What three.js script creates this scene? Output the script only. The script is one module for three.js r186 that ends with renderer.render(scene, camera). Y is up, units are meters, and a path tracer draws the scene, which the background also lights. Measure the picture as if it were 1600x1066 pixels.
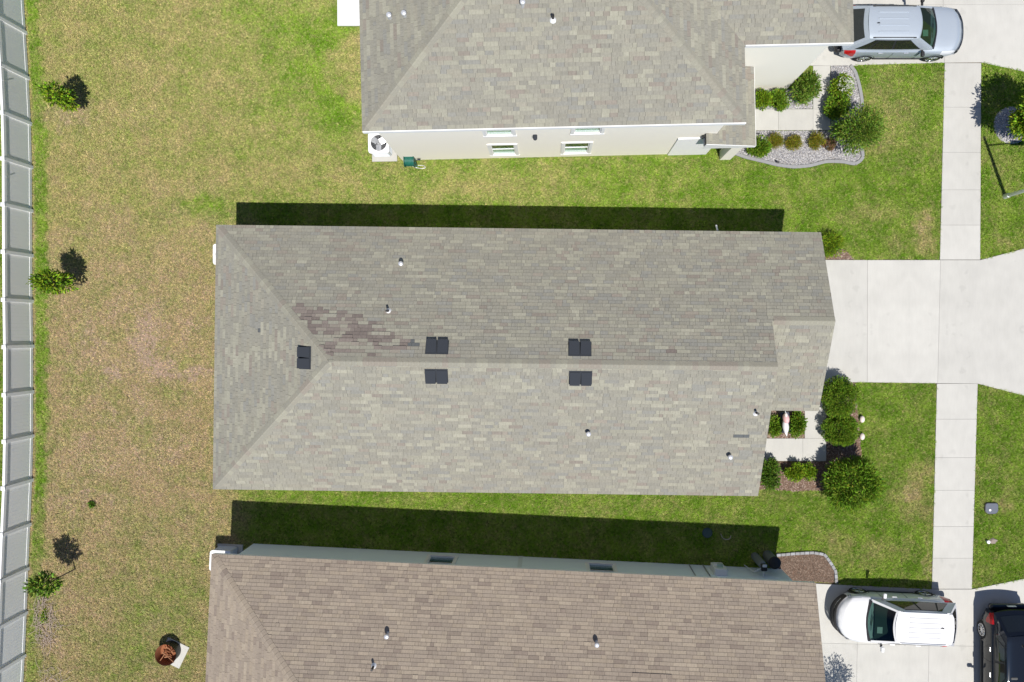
import * as THREE from 'three';
import { Sky } from 'three/addons/objects/Sky.js';
import { mergeGeometries } from 'three/addons/utils/BufferGeometryUtils.js';
import { RoundedBoxGeometry } from 'three/addons/geometries/RoundedBoxGeometry.js';
import { createNoise2D } from 'simplex-noise';

// ---------------------------------------------------------------- camera, sky, sun, exposure
const scene = new THREE.Scene();
const EYE = 30.5;                                             // drone height above the lawn
const camera = new THREE.PerspectiveCamera(2 * Math.atan(533 / 1220) * 180 / Math.PI, 1600 / 1066, 0.5, 3000);
camera.position.set(0, EYE, 0);
camera.up.set(0, 0, -1);
camera.lookAt(0, 0, 0);
camera.setViewOffset(1600, 1066, -60, 18, 1600, 1066);
camera.updateProjectionMatrix();

const SUN = new THREE.Vector3(0.155, 1, 0.44).normalize();
const sky = new Sky();
sky.name = 'sky';
sky.userData = { kind: 'structure' };
sky.scale.setScalar(2000);
sky.material.uniforms.turbidity.value = 2.5;
sky.material.uniforms.rayleigh.value = 0.8;
sky.material.uniforms.mieCoefficient.value = 0.002;
sky.material.uniforms.sunPosition.value.copy(SUN);
scene.add(sky);
scene.environmentIntensity = 0.1;

const sun = new THREE.DirectionalLight(new THREE.Color(1.0, 0.955, 0.885), 5);
sun.position.copy(SUN).multiplyScalar(80);
sun.castShadow = true;
sun.shadow.mapSize.set(4096, 4096);
Object.assign(sun.shadow.camera, { left: -30, right: 30, top: 30, bottom: -30, near: 10, far: 160 });
scene.add(sun, sun.target);

const renderer = new THREE.WebGLRenderer({ antialias: true });
renderer.toneMapping = THREE.LinearToneMapping;
renderer.toneMappingExposure = 1.06;
renderer.shadowMap.enabled = true;

// ---------------------------------------------------------------- helpers
function rng(seed) {
  let a = seed >>> 0;
  return () => { a = (a + 0x6D2B79F5) >>> 0; let t = a; t = Math.imul(t ^ (t >>> 15), t | 1); t ^= t + Math.imul(t ^ (t >>> 7), t | 61); return ((t ^ (t >>> 14)) >>> 0) / 4294967296; };
}
const R0 = rng(11);
const nA = createNoise2D(rng(1)), nB = createNoise2D(rng(2)), nC = createNoise2D(rng(3));
const clamp = (x, a = 0, b = 1) => Math.min(b, Math.max(a, x));
const smooth = (a, b, x) => { const t = clamp((x - a) / (b - a)); return t * t * (3 - 2 * t); };
const lerp = (a, b, t) => a + (b - a) * t;
// survey sheet: 40 units to the metre on the ground, origin (860, 515) under the drone
const gx = a => (a - 860) / 40, gz = b => (b - 515) / 40;
const V = (x, y, z) => new THREE.Vector3(x, y, z);
const lin = (r, g, b) => new THREE.Color().setRGB(r, g, b);
const used = {};
function numbered(n) { used[n] = (used[n] ?? -1) + 1; return used[n] ? `${n}_${String(used[n]).padStart(3, '0')}` : n; }
function sh(o) { o.castShadow = true; o.receiveShadow = true; return o; }
function thing(name, label, category, pos = [0, 0, 0], turn = 0, group) {
  const o = new THREE.Group(); o.name = numbered(name); o.position.set(...pos); o.rotation.y = turn;
  o.userData = { label, category }; if (group) o.userData.group = group;
  scene.add(o); return o;
}
function part(name, geo, mat, parent, label) {
  const g = Array.isArray(geo) ? (geo.length > 1 ? merge(geo) : geo[0]) : geo;
  const m = sh(new THREE.Mesh(g, mat)); m.name = name; if (label) m.userData.label = label; parent.add(m); return m;
}
function merge(list) {
  return mergeGeometries(list.map(g => { const h = g.index ? g.toNonIndexed() : g; for (const k of Object.keys(h.attributes)) if (!['position', 'normal', 'uv', 'color'].includes(k)) h.deleteAttribute(k); return h; }));
}
function struct(name, geo, mat) { const m = sh(new THREE.Mesh(geo, mat)); m.name = name; m.userData.kind = 'structure'; scene.add(m); return m; }
function box(w, h, d, x, y, z, r = 0) {
  const g = r ? new RoundedBoxGeometry(w, h, d, 2, r) : new THREE.BoxGeometry(w, h, d);
  g.translate(x, y, z); return g;
}
function bar(p, q, r, r2 = r, seg = 8) {
  const d = q.clone().sub(p), g = new THREE.CylinderGeometry(r2, r, d.length(), seg);
  g.applyQuaternion(new THREE.Quaternion().setFromUnitVectors(V(0, 1, 0), d.clone().normalize()));
  g.translate((p.x + q.x) / 2, (p.y + q.y) / 2, (p.z + q.z) / 2); return g;
}
// prism over a plan outline [[x,z]...]
function prism(pts, y0, y1, bevel = 0) {
  const s = new THREE.Shape(pts.map(([x, z]) => new THREE.Vector2(x, -z)));
  const g = new THREE.ExtrudeGeometry(s, { depth: y1 - y0 - bevel * (bevel ? 1 : 0), bevelEnabled: bevel > 0, bevelThickness: bevel, bevelSize: bevel, bevelOffset: -bevel, bevelSegments: 1, curveSegments: 8 });
  g.rotateX(-Math.PI / 2); g.translate(0, y0, 0); return g;
}
const inPoly = (x, y, p) => { let c = false; for (let i = 0, j = p.length - 1; i < p.length; j = i++) if ((p[i][1] > y) !== (p[j][1] > y) && x < (p[j][0] - p[i][0]) * (y - p[i][1]) / (p[j][1] - p[i][1]) + p[i][0]) c = !c; return c; };
function texture(w, h, fn, srgb = false, wrap = THREE.RepeatWrapping) {
  const d = new Uint8Array(w * h * 4);
  for (let j = 0; j < h; j++) for (let i = 0; i < w; i++) { const c = fn(i / w, j / h, i, j); const k = (j * w + i) * 4; d[k] = c[0] * 255; d[k + 1] = c[1] * 255; d[k + 2] = c[2] * 255; d[k + 3] = 255; }
  const t = new THREE.DataTexture(d, w, h); t.magFilter = THREE.LinearFilter; t.minFilter = THREE.LinearMipmapLinearFilter; t.generateMipmaps = true;
  t.wrapS = t.wrapT = wrap; if (srgb) t.colorSpace = THREE.SRGBColorSpace; t.needsUpdate = true; return t;
}
const toS = x => x <= 0.0031308 ? x * 12.92 : 1.055 * Math.pow(x, 1 / 2.4) - 0.055;
const std = (c, rough = 0.8, o = {}) => new THREE.MeshStandardMaterial({ color: c, roughness: rough, ...o });
// tiling noise on the unit square
const tileN = (n, u, v, f) => { const a = u * 2 * Math.PI, b = v * 2 * Math.PI; return n(Math.cos(a) * f / 6.28 + Math.sin(b) * f / 6.28 * 0.73, Math.sin(a) * f / 6.28 + Math.cos(b) * f / 6.28 * 0.81 + 17.3); };

// ---------------------------------------------------------------- materials
const granule = (() => { const r = rng(5); return texture(512, 512, (u, v) => { const streak = 0.02 * Math.sin(u * 2 * Math.PI * 10 + 2 * nA(Math.floor(v * 9) * 3.1, 1)) + 0.06 * nB(u * 40, Math.floor(v * 9) * 5.7); const s = clamp(0.84 + streak + (r() - 0.5) * 0.26 + 0.05 * nC(u * 9, v * 9)); return [s, s, s]; }); })();
const stucco = (() => { const r = rng(6); return texture(256, 256, () => { const s = 0.4 + r() * 0.6; return [s, s, s]; }); })();
const concreteMap = texture(1024, 1024, (u, v) => { const s = clamp(0.92 - 0.07 * smooth(0.55, 0.85, nB(u * 7 + 3, v * 9)) * smooth(0, 0.6, nC(u * 23, v * 19)) + 0.035 * nA(u * 4, v * 4) + 0.025 * nB(u * 13, v * 11) + 0.015 * nC(u * 60, v * 12) + 0.02 * nA(u * 120, v * 120)); return [s, s * 0.995, s * 0.975]; });
concreteMap.repeat.set(1 / 7, 1 / 7); concreteMap.wrapS = concreteMap.wrapT = THREE.MirroredRepeatWrapping;
const concreteMats = [0.60, 0.585, 0.615].map((k, i) => std(lin(k * 0.88, k * 0.868, k * 0.825), 0.88, { map: concreteMap }));
const M = {
  vinyl: std(lin(0.86, 0.86, 0.855), 0.42),
  vinylBoard: std(lin(0.9, 0.9, 0.89), 0.6),
  whiteTrim: std(lin(0.82, 0.82, 0.81), 0.5),
  beige: std(lin(0.90, 0.865, 0.765), 0.9, { bumpMap: stucco, bumpScale: 0.002 }),
  greyWall: std(lin(0.76, 0.845, 0.89), 0.9, { bumpMap: stucco, bumpScale: 0.002 }),
  tanWall: std(lin(0.55, 0.53, 0.47), 0.9),
  deck: std(lin(0.05, 0.048, 0.045), 0.95),
  darkVent: std(lin(0.028, 0.033, 0.042), 0.95),
  blackPlastic: std(lin(0.012, 0.012, 0.014), 0.5),
  greyMetal: std(lin(0.42, 0.43, 0.44), 0.4, { metalness: 0.6 }),
  galv: std(lin(0.72, 0.73, 0.75), 0.35, { metalness: 0.5 }),
  white: std(lin(0.8, 0.8, 0.8), 0.5),
  pane: new THREE.MeshPhysicalMaterial({ color: lin(0.75, 0.85, 0.85), roughness: 0.03, transmission: 1, thickness: 0 }),
  room: std(lin(0.10, 0.10, 0.105), 0.9),
  rust: std(lin(0.20, 0.075, 0.03), 0.85),
  rustLight: std(lin(0.36, 0.17, 0.085), 0.85),
  acGrey: std(lin(0.62, 0.66, 0.70), 0.5),
  bark: std(lin(0.16, 0.125, 0.095), 0.95),
  twig: std(lin(0.42, 0.34, 0.29), 0.95),
  edging: std(lin(0.28, 0.28, 0.285), 0.9),
};

// ---------------------------------------------------------------- plan of the hard surfaces (survey units)
const PLAN = {
  drivewayA: [[1232, 20], [1232, 101], [1473, 99]],
  sidewalkTop: [[1475, 99], [1532, 98], [1531, 406], [1468, 406]],
  sidewalkLow: [[1464, 599], [1527, 600], [1518, 920], [1456, 920]],
};
const slabs = { drivewayUpper: [], drivewayMain: [], drivewayLower: [], walkUpper: [], walkMain: [], sidewalk: [] };
const q = (a, b, c, d) => [a, b, c, d];
// sidewalk, top stretch and low stretch, cut at the joints
const sideL = y => lerp(1475.5, 1455.5, (y - 98) / 822), sideR = y => y < 500 ? lerp(1532.5, 1531, (y - 98) / 308) : lerp(1527, 1518, (y - 600) / 320);
const cut = (list, ys) => { for (let i = 0; i + 1 < ys.length; i++) list.push(q([sideL(ys[i]), ys[i]], [sideR(ys[i]), ys[i]], [sideR(ys[i + 1]), ys[i + 1]], [sideL(ys[i + 1]), ys[i + 1]])); };
cut(slabs.sidewalk, [99, 168, 238.5, 297, 352, 406]);
cut(slabs.sidewalk, [599.5, 655, 715, 766, 822.5, 872, 920]);
slabs.drivewayMain.push(q([1240, 406], [1355, 406.5], [1354.5, 597.5], [1240, 597]), q([1355, 406.5], [1469, 406.5], [1464.5, 599], [1354.5, 597.5]), [[1469, 406.5], [1531, 406.5], [1610, 386], [1660, 376], [1660, 632], [1610, 621], [1527, 599.5], [1464.5, 599]]);
slabs.drivewayUpper.push(q([1215, -130], [1340, -130], [1340, 8], [1215, 8]), q([1340, -130], [1473, -130], [1473, 8], [1340, 8]), q([1215, 8], [1340, 8], [1340, 103], [1215, 103]), q([1340, 8], [1473, 8], [1475, 98.5], [1340, 102]), [[1473, -130], [1660, -160], [1660, 8], [1473, 8]], [[1473, 8], [1660, 8], [1660, 126], [1610, 114.5], [1532.5, 98], [1475, 98.5]]);
slabs.drivewayLower.push(q([1225, 909], [1339, 915], [1339, 1006], [1225, 1003]), q([1339, 915], [1455, 920.5], [1451, 1008], [1339, 1006]), q([1225, 1003], [1339, 1006], [1336, 1180], [1225, 1180]), q([1339, 1006], [1451, 1008], [1448, 1180], [1336, 1180]), [[1455, 920.5], [1518, 920.5], [1610, 902], [1660, 893], [1660, 1012], [1451, 1008]], [[1451, 1008], [1660, 1012], [1660, 1180], [1448, 1180]]);
slabs.walkUpper.push(q([1150, 171], [1216, 171], [1216, 204], [1150, 204.5]), q([1216, 171], [1270, 171], [1270, 204], [1216, 204]), q([1270, 103.5], [1297, 103], [1297, 171], [1270, 171]), q([1270, 171], [1297, 171], [1297, 203.5], [1270, 204]));
slabs.walkMain.push(q([1170, 685], [1254, 685], [1254, 720.5], [1170, 720]), q([1254, 685], [1290.5, 685], [1290.5, 720.5], [1254, 720.5]), q([1257, 640], [1291, 640], [1290.5, 685], [1257, 685]), q([1240, 597.5], [1291, 598], [1291, 640], [1240, 640]));
slabs.patio = [q([527, -60], [600, -60], [600, 41], [527.5, 41])];
const BEDS = {
  gravelFront: [[1140, 237], [1165, 246], [1190, 252], [1215, 258], [1240, 261], [1265, 259], [1290, 253], [1315, 253], [1335, 256], [1346, 248], [1346, 236], [1335, 215], [1340, 190], [1346, 165], [1343, 140], [1336, 115], [1328, 103], [1298, 103], [1298, 205], [1150, 205]],
  gravelBack: [[1150, 140], [1269, 140], [1269, 170], [1150, 170]],
  gravelRing: Array.from({ length: 20 }, (_, i) => [1580 + 28 * Math.cos(i / 20 * 6.283), 196 + 29 * Math.sin(i / 20 * 6.283)]),
  mulchFront: [[1170, 721], [1291, 721], [1291, 598], [1336, 598], [1340, 640], [1344, 690], [1350, 735], [1330, 775], [1290, 766], [1240, 768], [1200, 764], [1170, 768]],
  mulchPorch: [[1170, 640], [1256.5, 640], [1256.5, 684.5], [1170, 684.5]],
  mulchCorner: [[1225, 372], [1296, 378], [1322, 392], [1335, 405.5], [1225, 405.5]],
  mulchLower: [[1213, 868], [1240, 865], [1268, 864], [1288, 867], [1298, 880], [1305, 893], [1306, 911], [1213, 906]],
};
const HARD = [...Object.values(slabs).flat(), ...Object.values(BEDS)].map(p => ({ p, b: [Math.min(...p.map(a => a[0])), Math.max(...p.map(a => a[0])), Math.min(...p.map(a => a[1])), Math.max(...p.map(a => a[1]))] }));
const onHard = (x, y) => HARD.some(({ p, b }) => x > b[0] && x < b[1] && y > b[2] && y < b[3] && inPoly(x, y, p));
const FENCE = [[27, -160], [33, -88], [37, -20], [41.5, 52], [46, 123], [49.5, 194], [51, 262], [51.3, 330], [51.6, 400], [52, 471], [53, 541], [53, 612], [53, 681], [51.5, 750], [48.5, 819], [45.5, 888], [43, 957], [40, 1024], [36, 1094], [32, 1164]];
const fenceX = y => { let i = 0; while (i < FENCE.length - 2 && FENCE[i + 1][1] < y) i++; const [a, b] = [FENCE[i], FENCE[i + 1]]; return lerp(a[0], b[0], clamp((y - a[1]) / (b[1] - a[1]))); };

// ---------------------------------------------------------------- lawn: how dry, how bare
const SPOTS = [ // x, y, rx, ry, amount of straw (negative: greener)
  [1441, 352, 14, 24, 0.8], [1450, 385, 20, 14, 0.7], [1400, 378, 22, 20, 0.45], [1355, 335, 40, 12, 0.3], [1320, 345, 16, 12, 0.35], [1408, 340, 14, 14, 0.4],
  [1430, 748, 14, 26, 0.75], [1415, 775, 30, 12, 0.75], [1450, 735, 10, 14, 0.6], [1440, 795, 24, 10, 0.5], [1415, 806, 14, 14, 0.5], [1575, 380, 16, 12, 0.6], [1555, 372, 10, 16, 0.4], [1558, 250, 20, 30, 0.3],
  [1570, 790, 8, 12, 0.6], [1544, 785, 14, 12, 0.3], [1310, 855, 18, 18, 0.5], [1340, 870, 60, 24, 0.3], [1380, 850, 30, 14, 0.3], [1450, 860, 8, 50, 0.4],
  [1340, 205, 60, 50, 0.28], [1400, 160, 50, 60, 0.25], [1385, 220, 30, 20, 0.3], [1560, 130, 14, 20, 0.3],
  [820, 300, 70, 22, 0.28], [690, 300, 50, 22, 0.2], [750, 290, 40, 14, 0.2], [620, 295, 40, 30, -0.12], [950, 295, 60, 25, -0.1], [1130, 290, 60, 25, -0.15], [1185, 310, 40, 10, -0.2],
  [330, 325, 60, 20, -0.55], [300, 320, 40, 14, -0.3], [470, 100, 55, 60, -0.3], [440, 30, 40, 40, -0.25], [520, 60, 30, 30, -0.35], [500, 165, 40, 40, -0.4], [540, 175, 25, 30, -0.3], [440, 200, 60, 30, 0.15],
  [465, 130, 40, 50, 0.08], [600, 230, 40, 20, -0.1], [420, 280, 90, 25, 0.2], [540, 280, 60, 20, 0.12],
  [70, 330, 10, 60, -0.2], [250, 770, 60, 20, 0.1], [300, 790, 40, 15, -0.1], [240, 870, 80, 60, -0.18], [220, 980, 70, 50, -0.2], [280, 960, 40, 60, -0.25], [200, 1040, 40, 30, -0.22], [130, 900, 60, 40, 0.15], [100, 980, 50, 50, 0.15],
  [170, 640, 40, 40, -0.06], [150, 600, 20, 20, -0.1], [280, 590, 20, 20, -0.1], [230, 660, 20, 20, -0.14], [110, 590, 16, 16, -0.12], [190, 45, 40, 30, -0.12], [280, 70, 40, 20, -0.12], [300, 140, 60, 30, -0.06], [360, 20, 40, 30, -0.15],
];
const BARE = [[225, 560, 26, 30, 0.9], [258, 580, 24, 18, 1.2], [310, 582, 28, 11, 1.2], [232, 500, 22, 30, 0.85], [300, 510, 30, 16, 0.7], [228, 535, 18, 26, 1.1], [175, 580, 14, 16, 0.9], [170, 650, 10, 8, 0.7], [140, 560, 30, 40, 0.35], [200, 700, 60, 50, 0.3], [120, 720, 40, 40, 0.35], [270, 700, 40, 40, 0.25], [110, 180, 36, 26, 0.7], [215, 185, 40, 16, 0.3], [110, 780, 60, 16, 0.5], [145, 545, 22, 12, 0.5], [190, 470, 20, 14, 0.3], [130, 510, 30, 20, 0.35], [240, 970, 16, 20, 0.4], [90, 955, 30, 40, 0.4], [85, 1010, 22, 24, 0.5], [220, 630, 10, 20, 0.5], [1448, 890, 6, 30, 0.5], [1441, 352, 7, 14, 0.5], [1420, 770, 18, 6, 0.5]];
function spotSum(list, x, y, jx, jy) { let s = 0; for (const [cx, cy, rx, ry, a] of list) { const dx = (x + jx - cx) / rx, dy = (y + jy - cy) / ry, d = dx * dx + dy * dy; if (d < 4) s += a * Math.exp(-d * 1.1); } return s; }
function lawn(x, y) {
  const jx = 9 * nA(x / 26, y / 26) + 4 * nB(x / 9, y / 9), jy = 9 * nB(x / 26 + 40, y / 26) + 4 * nA(x / 9, y / 9 + 50);
  const xx = x + jx * 1.5, yy = y + jy;
  let d;
  const back = 1 - smooth(330, 420, xx), west = 1 - smooth(560, 640, xx);
  const front = smooth(1150, 1300, xx);
  const top = lerp(0.46, lerp(0.28, 0.12, smooth(880, 1150, xx)), smooth(520, 760, xx)) * (1 - 0.7 * smooth(312, 322, y) * smooth(365, 375, x));
  const yard = lerp(0.70, 0.86, smooth(180, 430, yy)) - 0.12 * smooth(820, 960, yy);
  d = lerp(top, 0.08, smooth(690, 760, yy) * (1 - back));
  d = lerp(d, yard, back);
  d = lerp(d, 0.03, front);
  if (yy < 400 && xx < 640) d = lerp(d, 0.44, (1 - back) * west * 0.7 * (1 - smooth(300, 320, y)));
  const f = x - fenceX(y);
  if (f > 0) d = lerp(d, lerp(0.05, 0.3, smooth(180, 330, y) * (1 - smooth(330, 350, y)) + smooth(760, 830, y)), (1 - smooth(17, 27, f + jx * 0.6)) * smooth(1, 6, f + jy * 0.2));
  else if (f < -1) d = 0.12;
  // old ring of a filled hole behind the upper house
  const rr = Math.hypot(x - 560, y - 108) + jx * 0.3;
  d += 0.35 * Math.exp(-Math.pow((rr - 46) / 8, 2)) - 0.25 * Math.exp(-Math.pow((rr - 66) / 10, 2)) + 0.12 * (rr < 40 ? 1 : 0);
  d += spotSum(SPOTS, x, y, jx * 0.8, jy * 0.8);
  d += 0.2 * nA(x / 70 + 3, y / 70) + 0.17 * nB(x / 20, y / 20 + 9) + 0.12 * nC(x / 8, y / 8) + 0.06 * nA(x / 3, y / 3);
  const bare = clamp(spotSum(BARE, x, y, jx * 1.4, jy * 1.4) + 0.24 * nC(x / 13, y / 13) + 0.12 * nA(x / 4, y / 4) - 0.06 + 0.28 * smooth(0.0, 0.7, nB(x / 48 + 9, y / 48 + 3)) * (1 - smooth(300, 345, x)) * smooth(340, 430, y) * (1 - smooth(820, 900, y)) * smooth(84, 110, x));
  return [clamp(d), bare];
}
const GREEN = [0.128, 0.242, 0.018], LIME = [0.22, 0.325, 0.042], HAY = [0.385, 0.33, 0.15], BROWN = [0.40, 0.305, 0.19], STRAW = [0.36, 0.30, 0.14], SOIL = [0.43, 0.315, 0.24];
function lawnColor(x, y) {
  const [d, b] = lawn(x, y);
  const yel = clamp(0.5 + 0.6 * nC(x / 45 + 20, y / 45));
  const g = [0, 1, 2].map(i => lerp(GREEN[i], LIME[i], yel));
  const br = clamp(smooth(230, 480, y + 60 * nA(x / 70, y / 70 + 5)) * (1 - smooth(300, 420, x)) + 0.4 * nB(x / 30, y / 30 + 70));
  return [[0, 1, 2].map(i => lerp(lerp(g[i], lerp(HAY[i], BROWN[i], br), d), SOIL[i], b * 0.85)), d, b];
}
const GW = 1900, GH = 1240, G0 = [-150, -90];               // survey window of the lawn map, 47.5 by 31 m
const lawnMap = (() => {
  const r = rng(31), w = 1900, h = 1240;
  return texture(w, h, (u, v) => {
    const x = G0[0] + u * GW, y = G0[1] + v * GH;
    const [c] = lawnColor(x, y);
    const k = 0.5 + 0.4 * r();
    return c.map(a => clamp(toS(a * k)));
  }, true, THREE.MirroredRepeatWrapping);
})();
const lawnMat = new THREE.MeshPhysicalMaterial({ color: 0xffffff, roughness: 1, map: lawnMap, specularIntensity: 0.15 });
{
  const g = new THREE.PlaneGeometry(1400, 1400, 1, 1); g.rotateX(-Math.PI / 2);
  const p = g.attributes.position, uv = g.attributes.uv;
  for (let i = 0; i < p.count; i++) uv.setXY(i, ((p.getX(i) * 40 + 860) - G0[0]) / GW, ((p.getZ(i) * 40 + 515) - G0[1]) / GH);
  struct('ground', g, lawnMat);
}

// ---------------------------------------------------------------- concrete: every slab between two joints is a piece
function shrink(p, d) { // pull an outline in by d (convex enough)
  const n = p.length, out = [], area = p.reduce((s, a, i) => { const b = p[(i + 1) % n]; return s + a[0] * b[1] - b[0] * a[1]; }, 0), sg = Math.sign(area);
  for (let i = 0; i < n; i++) {
    const a = p[(i + n - 1) % n], b = p[i], c = p[(i + 1) % n];
    const e1 = [b[0] - a[0], b[1] - a[1]], e2 = [c[0] - b[0], c[1] - b[1]];
    const l1 = Math.hypot(...e1), l2 = Math.hypot(...e2);
    const n1 = [-e1[1] / l1 * sg, e1[0] / l1 * sg], n2 = [-e2[1] / l2 * sg, e2[0] / l2 * sg];
    const m = [n1[0] + n2[0], n1[1] + n2[1]], k = 2 / Math.max(0.5, (m[0] * m[0] + m[1] * m[1]));
    out.push([b[0] + m[0] * d * k, b[1] + m[1] * d * k]);
  }
  return out;
}
function paving(name, list, top, gap, seed, rim) {
  const root = new THREE.Group(); root.name = name; root.userData.kind = 'structure'; scene.add(root);
  const r = rng(seed);
  list.forEach((s, i) => {
    const pts = shrink(s.map(([x, y]) => [gx(x), gz(y)]), gap);
    const g = prism(pts, -0.06, top + (r() - 0.5) * 0.003, 0.003);
    part('slab', g, concreteMats[Math.floor(r() * 3)], root);
  });
  const bed = merge(list.map(s => prism(shrink(s.map(([x, y]) => [gx(x), gz(y)]), 0.002), 0.001, 0.008)));
  if (rim) part('edge_soil', merge(list.map(s => prism(shrink(s.map(([x, y]) => [gx(x), gz(y)]), -0.03), 0.001, 0.005))), std(lin(0.13, 0.09, 0.06), 1), root);
  part('joint_sand', bed, std(lin(0.30, 0.28, 0.24), 0.95), root);
  return root;
}
paving('sidewalk', slabs.sidewalk, 0.045, 0.003, 41, true);
paving('driveway', slabs.drivewayMain, 0.045, 0.003, 42, true);
paving('driveway_001', slabs.drivewayUpper, 0.045, 0.003, 43);
paving('driveway_002', slabs.drivewayLower, 0.045, 0.003, 44, true);
paving('walkway', slabs.walkUpper, 0.05, 0.0025, 45);
paving('walkway_001', slabs.walkMain, 0.05, 0.0025, 46);
paving('patio', slabs.patio, 0.06, 0.006, 47).children[0].material = std(lin(0.72, 0.73, 0.75), 0.7);
struct('road', new THREE.BoxGeometry(9, 0.05, 400).translate(24.7, -0.012, 0), std(lin(0.055, 0.055, 0.056), 0.95, { bumpMap: stucco, bumpScale: 0.003 }));
struct('kerb', new RoundedBoxGeometry(0.3, 0.2, 400, 2, 0.03).translate(20.12, -0.02, 0), concreteMats[0]);

// ---------------------------------------------------------------- beds: gravel and mulch
function bedSheet(name, pts, y, mat) { const g = prism(pts.map(([a, b]) => [gx(a), gz(b)]), 0.001, y); return struct(name, g, mat); }
const gravelBase = std(lin(0.30, 0.295, 0.30), 0.95), mulchBase = std(lin(0.16, 0.10, 0.07), 0.98);
function scatter(name, label, category, outlines, n, geo, mat, y, size, tones, seed, flat) {
  const r = rng(seed), im = sh(new THREE.InstancedMesh(geo, mat, n)), m = new THREE.Matrix4(), qn = new THREE.Quaternion(), e = new THREE.Euler(), c = new THREE.Color();
  let k = 0, guard = 0;
  const areas = outlines.map(p => Math.abs(p.reduce((s, a, i) => { const b = p[(i + 1) % p.length]; return s + a[0] * b[1] - b[0] * a[1]; }, 0)));
  const tot = areas.reduce((a, b) => a + b);
  while (k < n && guard++ < n * 8) {
    let t = r() * tot, i = 0; while (t > areas[i] && i < areas.length - 1) t -= areas[i++];
    const p = outlines[i], xs = p.map(a => a[0]), ys = p.map(a => a[1]);
    const x = lerp(Math.min(...xs), Math.max(...xs), r()), yy = lerp(Math.min(...ys), Math.max(...ys), r());
    if (!inPoly(x, yy, p)) continue;
    e.set(flat ? (r() - 0.5) * 0.7 : r() * 6, r() * 6.28, flat ? (r() - 0.5) * 0.7 : r() * 6); qn.setFromEuler(e);
    const s = size * (0.55 + 0.9 * r());
    m.compose(V(gx(x), y + r() * 0.012, gz(yy)), qn, V(s, s * (0.7 + 0.5 * r()), s * (0.7 + 0.6 * r()))); im.setMatrixAt(k, m);
    const tn = tones[Math.floor(r() * tones.length)], kk = 0.8 + 0.4 * r(); im.setColorAt(k, c.setRGB(tn[0] * kk, tn[1] * kk, tn[2] * kk)); k++;
  }
  im.count = k; im.name = name; im.userData = { kind: 'stuff', label, category }; scene.add(im);
}
const GRAVEL = ['gravelFront', 'gravelBack', 'gravelRing'], MULCH = ['mulchFront', 'mulchPorch', 'mulchCorner', 'mulchLower'];
GRAVEL.forEach(k => bedSheet(numbered('gravel_bed'), BEDS[k], 0.025, gravelBase));
MULCH.forEach(k => bedSheet(numbered('mulch_bed'), BEDS[k], 0.025, mulchBase));
scatter('gravel_stones', 'loose pale grey gravel covering the planting beds', 'gravel', GRAVEL.map(k => BEDS[k]), 24000, new THREE.IcosahedronGeometry(1, 0), std(0xffffff, 0.95), 0.03, 0.02, [[0.46, 0.45, 0.46], [0.36, 0.355, 0.37], [0.58, 0.565, 0.56], [0.24, 0.235, 0.25], [0.42, 0.39, 0.37]], 51);
scatter('mulch_chips', 'brown wood mulch chips in the planting beds', 'mulch', MULCH.slice(0, 3).map(k => BEDS[k]), 10000, new THREE.BoxGeometry(2.2, 0.3, 0.7), std(0xffffff, 0.95), 0.03, 0.022, [[0.24, 0.165, 0.125], [0.165, 0.11, 0.08], [0.36, 0.27, 0.21], [0.29, 0.21, 0.165], [0.44, 0.34, 0.285]], 52, true);

scatter('mulch_chips_001', 'dark brown wood mulch chips in the block edged bed', 'mulch', [BEDS.mulchLower], 3500, new THREE.BoxGeometry(2.2, 0.3, 0.7), std(0xffffff, 0.95), 0.03, 0.022, [[0.17, 0.115, 0.085], [0.115, 0.08, 0.06], [0.25, 0.185, 0.14], [0.2, 0.14, 0.105]], 53, true);

// ---------------------------------------------------------------- roofs of single shingles
const EXPO = 0.128, WIDTHS = [0.13, 0.19, 0.26, 0.35, 0.46];
function clipPoly(poly, clip) { // Sutherland-Hodgman, clip convex
  let out = poly; const n = clip.length;
  const ar = clip.reduce((s, a, i) => { const b = clip[(i + 1) % n]; return s + a[0] * b[1] - b[0] * a[1]; }, 0), sg = Math.sign(ar);
  for (let i = 0; i < n && out.length; i++) {
    const a = clip[i], b = clip[(i + 1) % n], side = p => sg * ((b[0] - a[0]) * (p[1] - a[1]) - (b[1] - a[1]) * (p[0] - a[0]));
    const inp = out; out = [];
    for (let k = 0; k < inp.length; k++) {
      const p = inp[k], r = inp[(k + 1) % inp.length], sp = side(p), sr = side(r);
      if (sp >= 0) out.push(p);
      if ((sp > 0 && sr < 0) || (sp < 0 && sr > 0)) { const t = sp / (sp - sr); out.push([p[0] + (r[0] - p[0]) * t, p[1] + (r[1] - p[1]) * t]); }
    }
  }
  return out;
}
const areaOf = p => Math.abs(p.reduce((s, a, i) => { const b = p[(i + 1) % p.length]; return s + a[0] * b[1] - b[0] * a[1]; }, 0)) / 2;
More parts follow.
